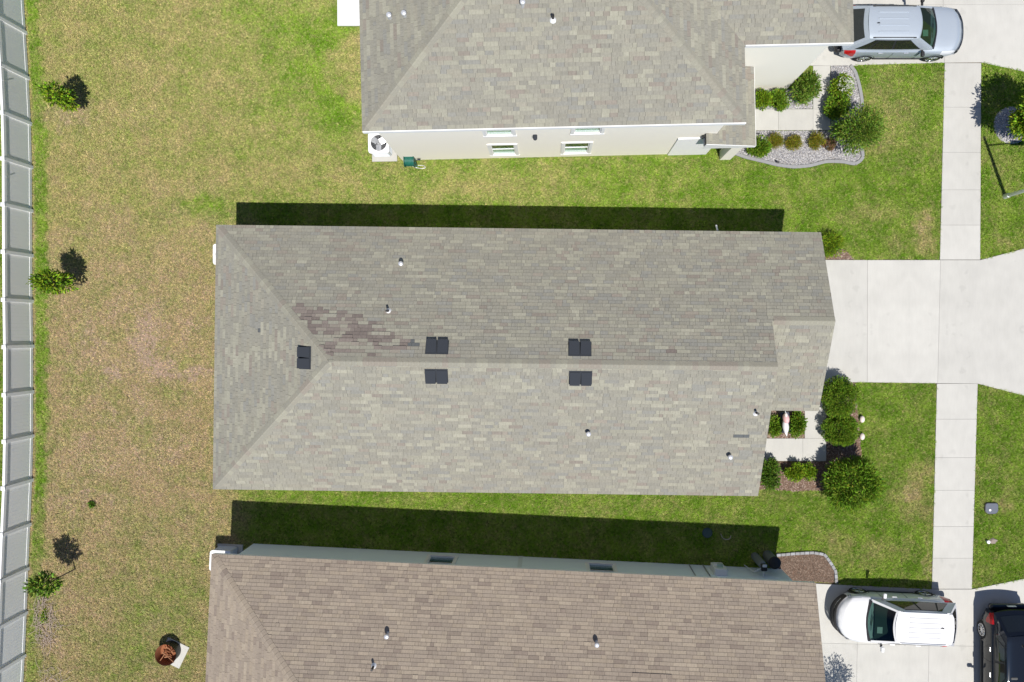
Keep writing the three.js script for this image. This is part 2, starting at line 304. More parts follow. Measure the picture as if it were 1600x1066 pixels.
// frame of a roof slope: local axes (along eave, out of the roof, up the slope)
function slopeFrame(o, inward, pitch) {
  const sq = Math.sqrt(1 + pitch * pitch);
  const s = V(inward[0] / sq, pitch / sq, inward[1] / sq), n = V(-inward[0] * pitch / sq, 1 / sq, -inward[1] * pitch / sq), e = n.clone().cross(s);
  const m = new THREE.Matrix4().makeBasis(e, n, s).setPosition(o);
  return { o, s, n, e, sq, inward, m, ab: ([u, v]) => [(u - o.x) * e.x + (v - o.z) * e.z, ((u - o.x) * inward[0] + (v - o.z) * inward[1]) * sq], at: (a, b, t = 0) => V(a, t, b).applyMatrix4(m) };
}
class Soup {
  constructor() { this.p = []; this.n = []; this.u = []; this.c = []; }
  tri(a, b, c, uv, col) {
    const n = b.clone().sub(a).cross(c.clone().sub(a)).normalize();
    for (const [k, v] of [a, b, c].entries()) { this.p.push(v.x, v.y, v.z); this.n.push(n.x, n.y, n.z); this.u.push(...(uv ? uv[k] : [0, 0])); if (col) this.c.push(...col); }
  }
  quad(a, b, c, d, uv, col) { this.tri(a, b, c, uv && [uv[0], uv[1], uv[2]], col); this.tri(a, c, d, uv && [uv[0], uv[2], uv[3]], col); }
  geo() { const g = new THREE.BufferGeometry(); g.setAttribute('position', new THREE.Float32BufferAttribute(this.p, 3)); g.setAttribute('normal', new THREE.Float32BufferAttribute(this.n, 3)); g.setAttribute('uv', new THREE.Float32BufferAttribute(this.u, 2)); if (this.c.length) g.setAttribute('color', new THREE.Float32BufferAttribute(this.c, 3)); return g; }
}
// a shingle over outline poly in (a,b); thick at the butt b0, thin at the top; pts through 'at'
function shingleTo(soup, poly, b0, lift, at, col, uo) {
  const th = b => lerp(0.015 + lift, 0.005 + lift * 0.3, (b - b0) / EXPO);
  let P = poly; const ar = P.reduce((s, a, i) => { const b = P[(i + 1) % P.length]; return s + a[0] * b[1] - b[0] * a[1]; }, 0);
  if (ar > 0) P = [...P].reverse();                          // so that the top faces out (axes: a, out, b)
  const top = P.map(([a, b]) => at(a, b, th(b))), bot = P.map(([a, b]) => at(a, b, -0.004)), uv = P.map(([a, b]) => [(a + uo) / 1.1, (b + uo * 3) / 1.1]);
  for (let i = 1; i + 1 < P.length; i++) soup.tri(top[0], top[i], top[i + 1], [uv[0], uv[i], uv[i + 1]], col);
  for (let i = 0; i < P.length; i++) { const j = (i + 1) % P.length; soup.quad(top[i], bot[i], bot[j], top[j], [uv[i], uv[i], uv[j], uv[j]], col); }
}
const shingleGeo = WIDTHS.map((w, i) => { const s = new Soup(); shingleTo(s, [[0.003, 0], [w - 0.003, 0], [w - 0.003, EXPO], [0.003, EXPO]], 0, 0, (a, b, t) => V(a, t, b), null, i * 0.37); return s.geo(); });
function palette(list) { return list.map(c => ({ c, mat: std(lin(...c), 0.95, { map: granule }) })); }
const PAL_GREY = palette([[0.296, 0.283, 0.233], [0.306, 0.294, 0.24], [0.286, 0.275, 0.23], [0.350, 0.338, 0.268], [0.366, 0.353, 0.28], [0.330, 0.318, 0.254], [0.30, 0.268, 0.222], [0.28, 0.248, 0.208], [0.275, 0.27, 0.238], [0.316, 0.298, 0.24], [0.2, 0.167, 0.148], [0.236, 0.2, 0.176], [0.125, 0.134, 0.136]]);
const PAL_TAUPE = palette([[0.345, 0.286, 0.226], [0.362, 0.30, 0.234], [0.33, 0.272, 0.216], [0.385, 0.32, 0.246], [0.402, 0.336, 0.258], [0.37, 0.305, 0.236], [0.275, 0.222, 0.18], [0.292, 0.238, 0.19], [0.315, 0.26, 0.208], [0.36, 0.296, 0.226], [0.25, 0.2, 0.165], [0.265, 0.215, 0.175], [0.12, 0.11, 0.1]]);
const soupMat = new THREE.MeshStandardMaterial({ color: 0xffffff, vertexColors: true, roughness: 0.95, map: granule });
// slopes: [{o, inward, pieces:[[plan outline]...], special(u,v)->{tone,lift,missing}}]
function shingleRoof(roof, slopes, pitch, pal, seed, visible) {
  const r = rng(seed), soup = new Soup(), singles = [], deck = [];
  slopes.forEach((sl, si) => {
    const F = slopeFrame(sl.o, sl.inward, pitch), pieces = sl.pieces.map(p => p.map(F.ab));
    const all = pieces.flat(), a0 = Math.min(...all.map(p => p[0])), a1 = Math.max(...all.map(p => p[0])), b1 = Math.max(...all.map(p => p[1]));
    for (const p of pieces) { const s = new Soup(); const P = p.reduce((t, a, i) => { const b = p[(i + 1) % p.length]; return t + a[0] * b[1] - b[0] * a[1]; }, 0) > 0 ? [...p].reverse() : p; const top = P.map(([a, b]) => F.at(a, b, -0.005)), bot = P.map(([a, b]) => F.at(a, b, -0.11)); for (let i = 1; i + 1 < P.length; i++) { s.tri(top[0], top[i], top[i + 1]); s.tri(bot[0], bot[i + 1], bot[i]); } for (let i = 0; i < P.length; i++) { const j = (i + 1) % P.length; s.quad(top[i], bot[i], bot[j], top[j]); } deck.push(s.geo()); }
    const rows = Math.ceil(b1 / EXPO);
    for (let j = 0; j < rows; j++) {
      const b = j * EXPO; let a = a0 - r() * 0.6;
      while (a < a1) {
        const wi = Math.floor(Math.pow(r(), 0.8) * WIDTHS.length), w = WIDTHS[wi];
        const blot = nA(a * 0.9 + j * 0.22 + si * 31, j * 0.16) + 0.6 * nB(a * 0.35 - j * 0.05, j * 0.07 + si * 7);
        const cell = nC(Math.floor(a / 0.62 + 0.37 * Math.floor(j / 2)) * 7.31 + si * 3, Math.floor(j / 2) * 5.17); const t = r() * 0.8 + 0.1 + blot * 0.17 + cell * 0.17;
        let tone = t < 0.34 ? [8, 2, 0][Math.floor(r() * 3)] : t < 0.62 ? [0, 1, 2][Math.floor(r() * 3)] : t < 0.78 ? [9, 5][Math.floor(r() * 2)] : [3, 4, 5][Math.floor(r() * 3)];
        if (r() < 0.075) tone = r() < 0.5 ? 6 : 7;
        let lift = r() < 0.03 ? 0.008 : 0, missing = false;
        const cw = F.at(a + w / 2, b + EXPO / 2);
        const spc = sl.special && sl.special(cw.x, cw.z, r, w); if (spc) { tone = spc.tone ?? tone; lift = spc.lift ?? lift; missing = spc.missing; }
        const rect = [[a + 0.003, b], [a + w - 0.003, b], [a + w - 0.003, b + EXPO], [a + 0.003, b + EXPO]], full = areaOf(rect);
        if (!missing) for (const p of pieces) {
          const c = clipPoly(rect, p); if (c.length < 3) continue; const ar = areaOf(c); if (ar < 1e-4) continue;
          if (ar > full * 0.999 && lift < 0.01 && wi >= 3 && visible(cw.x, cw.z)) singles.push({ wi, tone, F, a, b, w, c: rect, r: r() });
          else { const k = 0.93 + 0.14 * r(), col = pal[tone].c.map(x => x * k); shingleTo(soup, c, b, lift, F.at, col, r() * 20); }
        }
        a += w;
      }
    }
  });
  singles.sort((x, y) => y.wi - x.wi || x.r - y.r);
  part('roof_deck', merge(deck), M.deck, roof);
  singles.forEach((s, i) => {
    if (i < 300) { const m = part('shingle', shingleGeo[s.wi], pal[s.tone].mat, roof); m.matrix.copy(s.F.m).multiply(new THREE.Matrix4().makeTranslation(s.a, 0, s.b)); m.matrix.decompose(m.position, m.quaternion, m.scale); }
    else { const k = 0.93 + 0.14 * r(); shingleTo(soup, s.c, s.b, 0, s.F.at, pal[s.tone].c.map(x => x * k), r() * 20); }
  });
  const st = part('shingles', soup.geo(), soupMat, roof); st.userData.kind = 'stuff';
}
// caps along a ridge or hip from p to q; n1, n2 the normals of the slopes on either side
function capRow(roof, p, qv, n1, n2, pal, seed) {
  const r = rng(seed), d = qv.clone().sub(p), hip = Math.abs(d.y) > 0.1; d.normalize(); if (hip) p = p.clone().addScaledVector(d, 0.2); const L = qv.clone().sub(p).length();
  const out = n1.clone().add(n2).normalize();
  let w1 = d.clone().cross(n1).normalize(); if (w1.y > 0) w1.negate();
  let w2 = d.clone().cross(n2).normalize(); if (w2.y > 0) w2.negate();
  const step = 0.185, wid = 0.15, s = new Soup();
  const pt = (x, w, n, t) => d.clone().multiplyScalar(x).addScaledVector(w, wid).addScaledVector(n, t), mid = (x, t) => d.clone().multiplyScalar(x).addScaledVector(out, t);
  const x0 = 0.002, x1 = step + 0.02, T0 = 0.032, T1 = 0.018;
  const flip = d.clone().cross(w1).dot(out) < 0;
  const Q = (a, b, c, e, uv) => flip ? s.quad(a, e, c, b, uv) : s.quad(a, b, c, e, uv);
  const A = mid(x0, T0), B = mid(x1, T1), C1 = pt(x0, w1, n1, T0 - 0.01), D1 = pt(x1, w1, n1, T1 - 0.004), C2 = pt(x0, w2, n2, T0 - 0.01), D2 = pt(x1, w2, n2, T1 - 0.004);
  const g1 = C1.clone().addScaledVector(n1, -0.03), g2 = C2.clone().addScaledVector(n2, -0.03), h1 = D1.clone().addScaledVector(n1, -0.02), h2 = D2.clone().addScaledVector(n2, -0.02), A0 = mid(x0, 0);
  const uv = [[0, 0], [0.2, 0], [0.2, 0.15], [0, 0.15]];
  Q(A, B, D1, C1, uv); Q(A, C2, D2, B, uv); Q(C1, D1, h1, g1, uv); Q(C2, g2, h2, D2, uv); Q(A, C1, g1, A0, uv); Q(A, A0, g2, C2, uv);
  const g = s.geo(), n = Math.floor(L / step);
  let tone = 0;
  for (let i = 0; i < n; i++) {
    if (r() < 0.7) tone = [0, 1, 5, 9, 9, 1, 3, 6][Math.floor(r() * 8)];
    const m = part('ridge_cap', g, pal[tone].mat, roof); m.position.copy(p).addScaledVector(d, i * step);
  }
}
function wallPanel(len, h, holes, t = 0.2) { // in x,y; thickness to -z from z=0
  const s = new THREE.Shape([[0, 0], [len, 0], [len, h], [0, h]].map(a => new THREE.Vector2(...a)));
  for (const [x, y, w, hh] of holes) s.holes.push(new THREE.Path([[x, y], [x, y + hh], [x + w, y + hh], [x + w, y]].map(a => new THREE.Vector2(...a))));
  const g = new THREE.ExtrudeGeometry(s, { depth: t, bevelEnabled: false }); g.translate(0, 0, -t); return g;
}
// window in wall space (x along, y up, z outward), flush surround proud of the wall
function windowPart(parent, x, y, w, h, turn, pos) {
  const win = new THREE.Group(); win.name = 'window'; parent.add(win); win.position.copy(pos); win.rotation.y = turn;
  const tr = 0.11, o = 0.02, z = -0.02;
  part('frame', [box(w + 2 * tr, tr, 0.04, x + w / 2, y + h + tr / 2, o), box(tr, h, 0.04, x - tr / 2, y + h / 2, o), box(tr, h, 0.04, x + w + tr / 2, y + h / 2, o), box(w - 0.08, 0.035, 0.03, x + w / 2, y + h / 2, z), box(0.04, h, 0.03, x + 0.02, y + h / 2, z), box(0.04, h, 0.03, x + w - 0.02, y + h / 2, z), box(w - 0.08, 0.04, 0.03, x + w / 2, y + h - 0.02, z)], M.whiteTrim, win);
  part('sill', box(w + 2 * tr + 0.04, tr, 0.05, x + w / 2, y - tr / 2, 0.026, 0.01), M.whiteTrim, win);
  part('pane', box(w - 0.06, h - 0.04, 0.006, x + w / 2, y + h / 2 - 0.005, z - 0.008), M.pane, win);
  part('blind', box(w, h, 0.01, x + w / 2, y + h / 2, -0.185), M.room, win);
  return win;
}

// ---------------------------------------------------------------- the two single-storey houses
function vent2(house, F, a, b, along) { // twin-hood attic vent on a slope
  const v = new THREE.Group(); v.name = 'attic_vent'; house.add(v); v.matrix.copy(F.m).multiply(new THREE.Matrix4().makeTranslation(a, 0.012, b)); v.matrix.decompose(v.position, v.quaternion, v.scale);
  part('flange', box(0.76, 0.012, 0.5, 0, 0.006, 0), M.darkVent, v);
  for (const s of [-1, 1]) {
    const hood = new Soup(), w = 0.165, x = s * 0.19, z0 = -0.235, z1 = 0.2, y0 = 0.13, y1 = 0.03;
    const p = (xx, yy, zz) => V(x + xx, yy, zz);
    hood.quad(p(-w, y0, z0), p(-w, y1, z1), p(w, y1, z1), p(w, y0, z0)); hood.quad(p(-w, 0.012, z0), p(-w, y0, z0), p(w, y0, z0), p(w, 0.012, z0));
    hood.quad(p(-w, 0.012, z0), p(-w, 0.012, z1), p(-w, y1, z1), p(-w, y0, z0)); hood.quad(p(w, 0.012, z0), p(w, y0, z0), p(w, y1, z1), p(w, 0.012, z1)); hood.quad(p(-w, y1, z1), p(-w, 0.012, z1), p(w, 0.012, z1), p(w, y1, z1));
    part('hood', hood.geo(), M.darkVent, v);
  }
}
function pipeVent(house, at, kind) {
  const v = new THREE.Group(); v.name = kind === 'black' ? 'plumbing_pipe' : 'flue_vent'; house.add(v); v.position.copy(at);
  if (kind === 'black') { part('pipe', new THREE.CylinderGeometry(0.04, 0.045, 0.42, 14).translate(0, 0.12, 0), M.blackPlastic, v); part('boot', new THREE.CylinderGeometry(0.05, 0.11, 0.12, 14).translate(0, 0.03, 0.01), M.white, v); }
  else { part('pipe', new THREE.CylinderGeometry(0.055, 0.06, 0.32, 16).translate(0, 0.08, 0), M.galv, v); part('cap', new THREE.LatheGeometry([[0, 0.07], [0.07, 0.065], [0.082, 0.03], [0.082, -0.03], [0.076, -0.03], [0.07, 0.02], [0, 0.02]].map(a => new THREE.Vector2(...a)), 18).translate(0, 0.22, 0), M.galv, v); part('flashing', new THREE.ConeGeometry(0.1, 0.09, 16).translate(0, 0.0, 0), M.greyMetal, v); }
}
function ranch(cfg) {
  const { pal, wallMat, seed } = cfg, L = -11.85, Rr = 7.42, G = 9.53, H2 = 4.67, g = 1.64, he = 2.9, p = 0.474, gr = (g - H2) / 2, gh = (g + H2) / 2, apex = L + H2;
  const h = thing(cfg.name, cfg.label, 'house', cfg.pos, cfg.turn, 'houses of the street');
  const roof = new THREE.Group(); roof.name = 'roof'; h.add(roof);
  const hr = he + H2 * p, hg = he + gh * p;
  const north = { o: V(0, he, -H2), inward: [0, 1], pieces: [[[L, -H2], [Rr, -H2], [Rr, 0], [apex, 0]], [[Rr, -H2], [G, -H2], [G, gr], [Rr, gr]]], special: cfg.specialNorth };
  const south = { o: V(0, he, H2), inward: [0, -1], pieces: [[[L, H2], [Rr, H2], [Rr, 0], [apex, 0]]], special: cfg.specialSouth };
  const west = { o: V(L, he, 0), inward: [1, 0], pieces: [[[L, -H2], [L, H2], [apex, 0]]], special: cfg.specialWest };
  const gar = { o: V(0, he, g), inward: [0, -1], pieces: [[[Rr - 0.3, g], [G, g], [G, gr], [Rr - 0.3, gr]]] };
  shingleRoof(roof, [north, south, west, gar], p, pal, seed, cfg.visible);
  const sq = Math.sqrt(1 + p * p), nN = V(0, 1, -p).divideScalar(sq), nS = V(0, 1, p).divideScalar(sq), nW = V(-p, 1, 0).divideScalar(sq);
  capRow(roof, V(Rr, hr, 0), V(apex, hr, 0), nN, nS, pal, seed + 1);
  capRow(roof, V(L, he, -H2), V(apex, hr, 0), nN, nW, pal, seed + 2);
  capRow(roof, V(L, he, H2), V(apex, hr, 0), nS, nW, pal, seed + 3);
  capRow(roof, V(G, hg, gr), V(Rr, hg, gr), nN, nS, pal, seed + 4);
  // eave boards, drip edges
  const fa = 0.15, fb = [];
  fb.push(box(G - L - 0.06, fa, 0.02, (G + L) / 2, he - fa / 2 - 0.06, -H2 + 0.03), box(Rr - L - 0.06, fa, 0.02, (Rr + L) / 2, he - fa / 2 - 0.06, H2 - 0.03), box(0.02, fa, 2 * H2 - 0.1, L + 0.03, he - fa / 2 - 0.06, 0), box(G - Rr, fa, 0.02, (G + Rr) / 2, he - fa / 2 - 0.06, g - 0.03));
  part('fascia', fb, M.whiteTrim, h);
  const rake = (x, z0, y0, z1, y1) => { const s = new Soup(), a = V(x, y0 - 0.06, z0), b = V(x, y1 - 0.06, z1), a2 = V(x, y0 - 0.06 - fa, z0), b2 = V(x, y1 - 0.06 - fa, z1), e = V(0.02, 0, 0); const f = v => v.clone().add(e); s.quad(f(a), f(a2), f(b2), f(b)); s.quad(a, b, b2, a2); s.quad(a, f(a), f(b), b); s.quad(a2, b2, f(b2), f(a2)); return s.geo(); };
  part('rake_board', [rake(G - 0.04, -H2, he, gr, hg), rake(G - 0.04, g, he, gr, hg), rake(Rr - 0.04, gr, hg, 0, hr), rake(Rr - 0.04, H2, he, 0, hr)], M.whiteTrim, h);
  // walls
  const o = 0.4, wl = L + o, wr = Rr - 0.35, wn = -H2 + o, ws = H2 - o, wg = G - 0.35, wgs = g - o, wh = he + 0.06, len = wg - wl;
  const nw = part('wall', wallPanel(len, wh, cfg.windows ?? []), wallMat, h); nw.rotation.y = Math.PI; nw.position.set(wg, 0, wn);
  (cfg.windows ?? []).forEach(([x, y, w, hh]) => windowPart(h, x, y, w, hh, Math.PI, V(wg, 0, wn)));
  const inner = 0.2;
  const sw = part('wall', wallPanel(wr - wl, wh, []), wallMat, h); sw.position.set(wl, 0, ws);
  const ww = part('wall', wallPanel(ws - wn - 0.4, wh, []), wallMat, h); ww.rotation.y = -Math.PI / 2; ww.position.set(wl, 0, wn + inner);
  const ew = new THREE.Shape([[wn + inner, 0], [ws - inner, 0], [ws - inner, wh], [0, hr - 0.16], [wn + inner, wh]].map(a => new THREE.Vector2(...a)));
  const eg = new THREE.ExtrudeGeometry(ew, { depth: 0.2, bevelEnabled: false }); eg.rotateY(-Math.PI / 2); const em = part('wall', eg, wallMat, h); em.position.set(wr, 0, 0);
  const gw = new THREE.Shape([[wn + inner, 0], [wgs - inner, 0], [wgs - inner, wh], [gr, hg - 0.16], [wn + inner, wh]].map(a => new THREE.Vector2(...a)));
  const gg = new THREE.ExtrudeGeometry(gw, { depth: 0.2, bevelEnabled: false }); gg.rotateY(-Math.PI / 2); const gm = part('wall', gg, wallMat, h); gm.position.set(wg, 0, 0);
  const gs = part('wall', wallPanel(wg - wr, wh, []), wallMat, h); gs.position.set(wr, 0, wgs);
  // garage door of four panels, front door
  const gd = new THREE.Group(); gd.name = 'garage_door'; h.add(gd);
  for (let i = 0; i < 4; i++) part('panel', box(0.04, 0.52, 4.7, wg + 0.025, 0.3 + i * 0.535, gr, 0.012), M.white, gd);
  const fd = part('front_door', box(0.05, 2.05, 0.95, wr + 0.028, 1.08, 3.1, 0.01), std(lin(0.2, 0.13, 0.08), 0.6), h);
  part('handle', box(0.05, 0.14, 0.03, wr + 0.08, 1.05, 2.75, 0.012), M.greyMetal, fd);
  return { h, F: { north: slopeFrame(north.o, north.inward, p), south: slopeFrame(south.o, south.inward, p), west: slopeFrame(west.o, west.inward, p) }, p, he, hr, H2, L };
}
// local coordinates of a spot on a roof slope seen over survey point (a,b), for a house at pos/turn
const mainPos = [-0.02, 0, 1.12], mainTurn = -0.0125, lowPos = [-0.36, 0, 13.17], lowTurn = -0.048;
function roofSpot(ho, side, a, b) {   // solves for the height of the slope at the surveyed spot
  let y = 4; const inv = ho.h.matrix.clone().compose(ho.h.position, ho.h.quaternion, ho.h.scale).invert(); let l;
  for (let i = 0; i < 12; i++) { const k = (EYE - y) / 1220; l = V((a - 860) * k, y, (b - 515) * k).applyMatrix4(inv); y = side === 'west' ? ho.he + (l.x - ho.L) * ho.p : ho.he + (ho.H2 - Math.abs(l.z)) * ho.p; }
  l.y = y; return l;
}
const DAMAGE = [[-8.75, -1.75], [-7.3, -1.75], [-5.8, -1.35], [-4.6, -0.6], [-5.0, -0.22], [-7.35, -0.2]];
const main = ranch({
  name: 'shingled_house', label: 'grey shingled single-storey house in the middle, with five dark attic vents', pos: mainPos, turn: mainTurn, pal: PAL_GREY, wallMat: M.tanWall, seed: 101, visible: () => true,
  specialNorth: (u, v, r, w) => {
    const j = 0.25 * nB(u * 1.5, v * 2);
    if (inPoly(u + j, v + j * 0.4, DAMAGE)) {
      if (w < 0.28 && v > -0.44 && v < -0.24 && r() < 0.3) return { missing: true };
      
      return r() < 0.66 ? { tone: [10, 11, 7, 11, 10, 11, 7][Math.floor(r() * 7)], lift: r() < 0.16 ? 0.02 : 0.003 } : { tone: [5, 9, 1][Math.floor(r() * 3)], lift: r() < 0.2 ? 0.018 : 0.003 };
    }
    if (Math.abs(u + 4.6) < 0.19 && Math.abs(v + 0.62) < 0.07) return { tone: 12 };
    if (Math.abs(u - 4.05) < 0.25 && Math.abs(v + 0.42) < 0.07) return { tone: 10 };
  },
  specialSouth: (u, v) => { if (Math.abs(u - 6.6) < 0.17 && Math.abs(v - 2.45) < 0.07) return { tone: 12 }; },
  specialWest: (u, v) => { if (Math.abs(u + 9.9) < 0.07 && Math.abs(v + 0.95) < 0.14) return { tone: 12 }; },
});
{
  const put = (side, a, b) => { const l = roofSpot(main, side, a, b), F = main.F[side], c = F.ab([l.x, l.z]); vent2(main.h, F, c[0], c[1]); };
  put('north', 683, 543); put('north', 906, 546); put('south', 682, 587); put('south', 907, 590); put('west', 477, 559);
  for (const [side, a, b, k] of [['north', 628, 413, 'flue'], ['north', 607, 486, 'black'], ['south', 919, 677, 'flue'], ['south', 1139, 713, 'flue'], ['south', 1181, 645, 'black']]) pipeVent(main.h, roofSpot(main, side, a, b), k);
  part('wall_pipe', [bar(V(5.95, 2.5, -4.2), V(5.95, 2.5, -4.75), 0.03), bar(V(5.95, 2.5, -4.75), V(5.95, 2.3, -4.95), 0.035)], M.white, main.h);
}
const low = ranch({
  name: 'shingled_house', label: 'brown taupe shingled single-storey house with grey walls, below the middle house', pos: lowPos, turn: lowTurn, pal: PAL_TAUPE, wallMat: M.greyWall, seed: 202, visible: (u, v) => v < -0.3,
  windows: [[6.62, 0.6, 0.95, 1.4], [12.68, 0.6, 0.95, 1.4]],
  specialNorth: (u, v) => { if (Math.abs(u - 3.7) < 0.6 && Math.abs(v + 1.75) < 0.05) return { lift: 0.018, tone: 7 }; if (Math.abs(u - 2.2) < 0.6 && Math.abs(v + 1.05) < 0.05) return { lift: 0.018, tone: 7 }; },
});
for (const [a, b, k] of [[606, 991, 'flue'], [584, 1041, 'black'], [932, 1004, 'flue']]) pipeVent(low.h, roofSpot(low, 'north', a, b), k);

// ---------------------------------------------------------------- the two-storey house at the top
{
  const he = 6.0, p = 0.474, sq = Math.sqrt(1 + p * p), D = 10.9, W = 12.05, c = D / 2, G = 15.48, gs = -2.43, gn = -D + 2.43, gc = -c, gw = (gs - gn) / 2;
  const h = thing('two_storey_house', 'beige two-storey house with grey shingled hip roof at the top edge', 'house', [-5.9, 0, -6.225], 0.0233, 'houses of the street');
  const roof = new THREE.Group(); roof.name = 'roof'; h.add(roof);
  const vx = W - gw;
  const slopes = [
    { o: V(0, he, 0), inward: [0, -1], pieces: [[[0, 0], [W, 0], [W - c, -c], [c, -c]]] },
    { o: V(0, he, -D), inward: [0, 1], pieces: [[[0, -D], [W, -D], [W - c, -c], [c, -c]]] },
    { o: V(0, he, 0), inward: [1, 0], pieces: [[[0, 0], [0, -D], [c, -c]]] },
    { o: V(W, he, 0), inward: [-1, 0], pieces: [[[W, 0], [W, gs], [vx, gc], [W - c, -c]], [[W, -D], [W, gn], [vx, gc], [W - c, -c]]] },
    { o: V(0, he, gs), inward: [0, -1], pieces: [[[W, gs], [G, gs], [G - gw, gc], [vx, gc]]] },
    { o: V(0, he, gn), inward: [0, 1], pieces: [[[W, gn], [G, gn], [G - gw, gc], [vx, gc]]] },
    { o: V(G, he, 0), inward: [-1, 0], pieces: [[[G, gs], [G, gn], [G - gw, gc]]] },
  ];
  shingleRoof(roof, slopes, p, PAL_GREY, 303, (u, v) => v > -4);
  const n = (x, z) => V(x * p, 1, z * p).divideScalar(sq), hr = he + c * p, hg = he + gw * p;
  capRow(roof, V(0, he, 0), V(c, hr, -c), n(0, 1), n(-1, 0), PAL_GREY, 11); capRow(roof, V(W, he, 0), V(W - c, hr, -c), n(0, 1), n(1, 0), PAL_GREY, 12);
  capRow(roof, V(W - c, hr, -c), V(c, hr, -c), n(0, 1), n(0, -1), PAL_GREY, 13); capRow(roof, V(G, he, gs), V(G - gw, hg, gc), n(0, 1), n(1, 0), PAL_GREY, 14);
  capRow(roof, V(G - gw, hg, gc), V(vx, hg, gc), n(0, 1), n(0, -1), PAL_GREY, 15);
  // porch roof, single storey, falling away from the front wall
  const pr = new THREE.Group(); pr.name = 'porch_roof'; h.add(pr);
  const ph = 2.75, pp = 0.24;
  shingleRoof(pr, [{ o: V(13.2, ph, 0), inward: [-1, 0], pieces: [[[13.2, 0], [13.2, -2.8], [11.36, -2.8], [11.36, 0]]] }], pp, PAL_GREY, 404, () => true);
  part('fascia', [box(0.02, 0.16, 2.8, 13.212, ph - 0.09, -1.4), (() => { const g = new THREE.ExtrudeGeometry(new THREE.Shape([[13.2, ph - 0.16], [13.2, ph + 0.005], [11.36, ph + 1.84 * pp + 0.005], [11.36, ph - 0.16]].map(a => new THREE.Vector2(...a))), { depth: 0.02, bevelEnabled: false }); g.translate(0, 0, 0.003); return g; })()], M.whiteTrim, pr);
  part('ceiling', box(1.8, 0.04, 2.7, 12.28, ph - 0.17, -1.42), M.whiteTrim, pr);
  const fa = 0.17;
  part('fascia', [box(W, fa, 0.035, W / 2, he - fa / 2 - 0.004, 0.02), box(0.02, fa, D - 0.1, 0.04, he - fa / 2 - 0.08, -c), box(0.02, fa, -gs - 0.1, W - 0.04, he - fa / 2 - 0.08, gs / 2), box(G - W - 0.04, fa, 0.035, (G + W) / 2 + 0.02, he - fa / 2 - 0.004, gs + 0.02), box(0.02, fa, gs - gn - 0.1, G - 0.04, he - fa / 2 - 0.08, gc)], M.whiteTrim, h);
  // walls
  const wv = -0.38, wu = 0.12, we = 11.75, wgv = -2.82, wge = 15.2, wh = he + 0.06;
  const wins = [[3.6, 0.62, 0.88, 1.62], [6.3, 0.6, 0.92, 1.66], [3.6, 3.6, 0.9, 1.5], [6.6, 3.6, 0.92, 1.5]];
  const s1 = part('wall', wallPanel(we - wu, wh, wins), M.beige, h); s1.position.set(wu, 0, wv);
  wins.forEach(([x, y, w, hh]) => windowPart(h, x, y, w, hh, 0, V(wu, 0, wv)));
  const s2 = part('wall', wallPanel(wge - we + 0.2, wh, []), M.beige, h); s2.position.set(we - 0.2, 0, wgv);
  const w1 = part('wall', wallPanel(D - 0.98, wh, []), M.beige, h); w1.rotation.y = -Math.PI / 2; w1.position.set(wu, 0, -D + 0.4);
  const e1 = part('wall', wallPanel(wv - wgv - 0.2, wh, []), M.beige, h); e1.rotation.y = Math.PI / 2; e1.position.set(we, 0, wv - 0.2);
  const e2 = part('wall', wallPanel(5.3, wh, []), M.beige, h); e2.rotation.y = Math.PI / 2; e2.position.set(wge, 0, wgv - 0.2);
  const b1 = part('wall', wallPanel(we - wu, wh, []), M.beige, h); b1.rotation.y = Math.PI; b1.position.set(we, 0, -D + 0.38);
  part('wall_panel', box(1.5, 2.58, 0.05, 11.23, 1.31, wv + 0.027, 0.01), std(lin(0.93, 0.93, 0.93), 0.6), h, 'plain white panel on the side wall');
  part('porch_column', box(0.42, ph - 0.19, 0.36, 12.72, (ph - 0.19) / 2, -0.28, 0.015), M.beige, h);
  part('wall_vent', [new THREE.CylinderGeometry(0.075, 0.075, 0.12, 16).rotateX(Math.PI / 2).translate(5.38, 3.5, wv + 0.06), new THREE.SphereGeometry(0.075, 12, 8).translate(5.38, 3.5, wv + 0.12)], M.darkVent, h);
  part('wall_light', [box(0.07, 0.2, 0.09, 11.3, 2.9, wv + 0.06, 0.02)], M.blackPlastic, h);
  for (const [a, b, y] of [[610, 28, 7.3], [633, 25, 7.6], [817, 8, 7.9], [864, 30, 7.4]]) { // flues on the roof, y solved below
    const inv = new THREE.Matrix4().compose(h.position, h.quaternion, h.scale).invert(); let yy = y, l;
    for (let i = 0; i < 12; i++) { const k = (EYE - yy) / 1220; l = V((a - 860) * k, yy, (b - 515) * k).applyMatrix4(inv); yy = he + p * Math.min(-l.z, l.x, W - l.x); }
    l.y = yy; pipeVent(h, l, a === 864 ? 'black' : 'flue');
  }
}

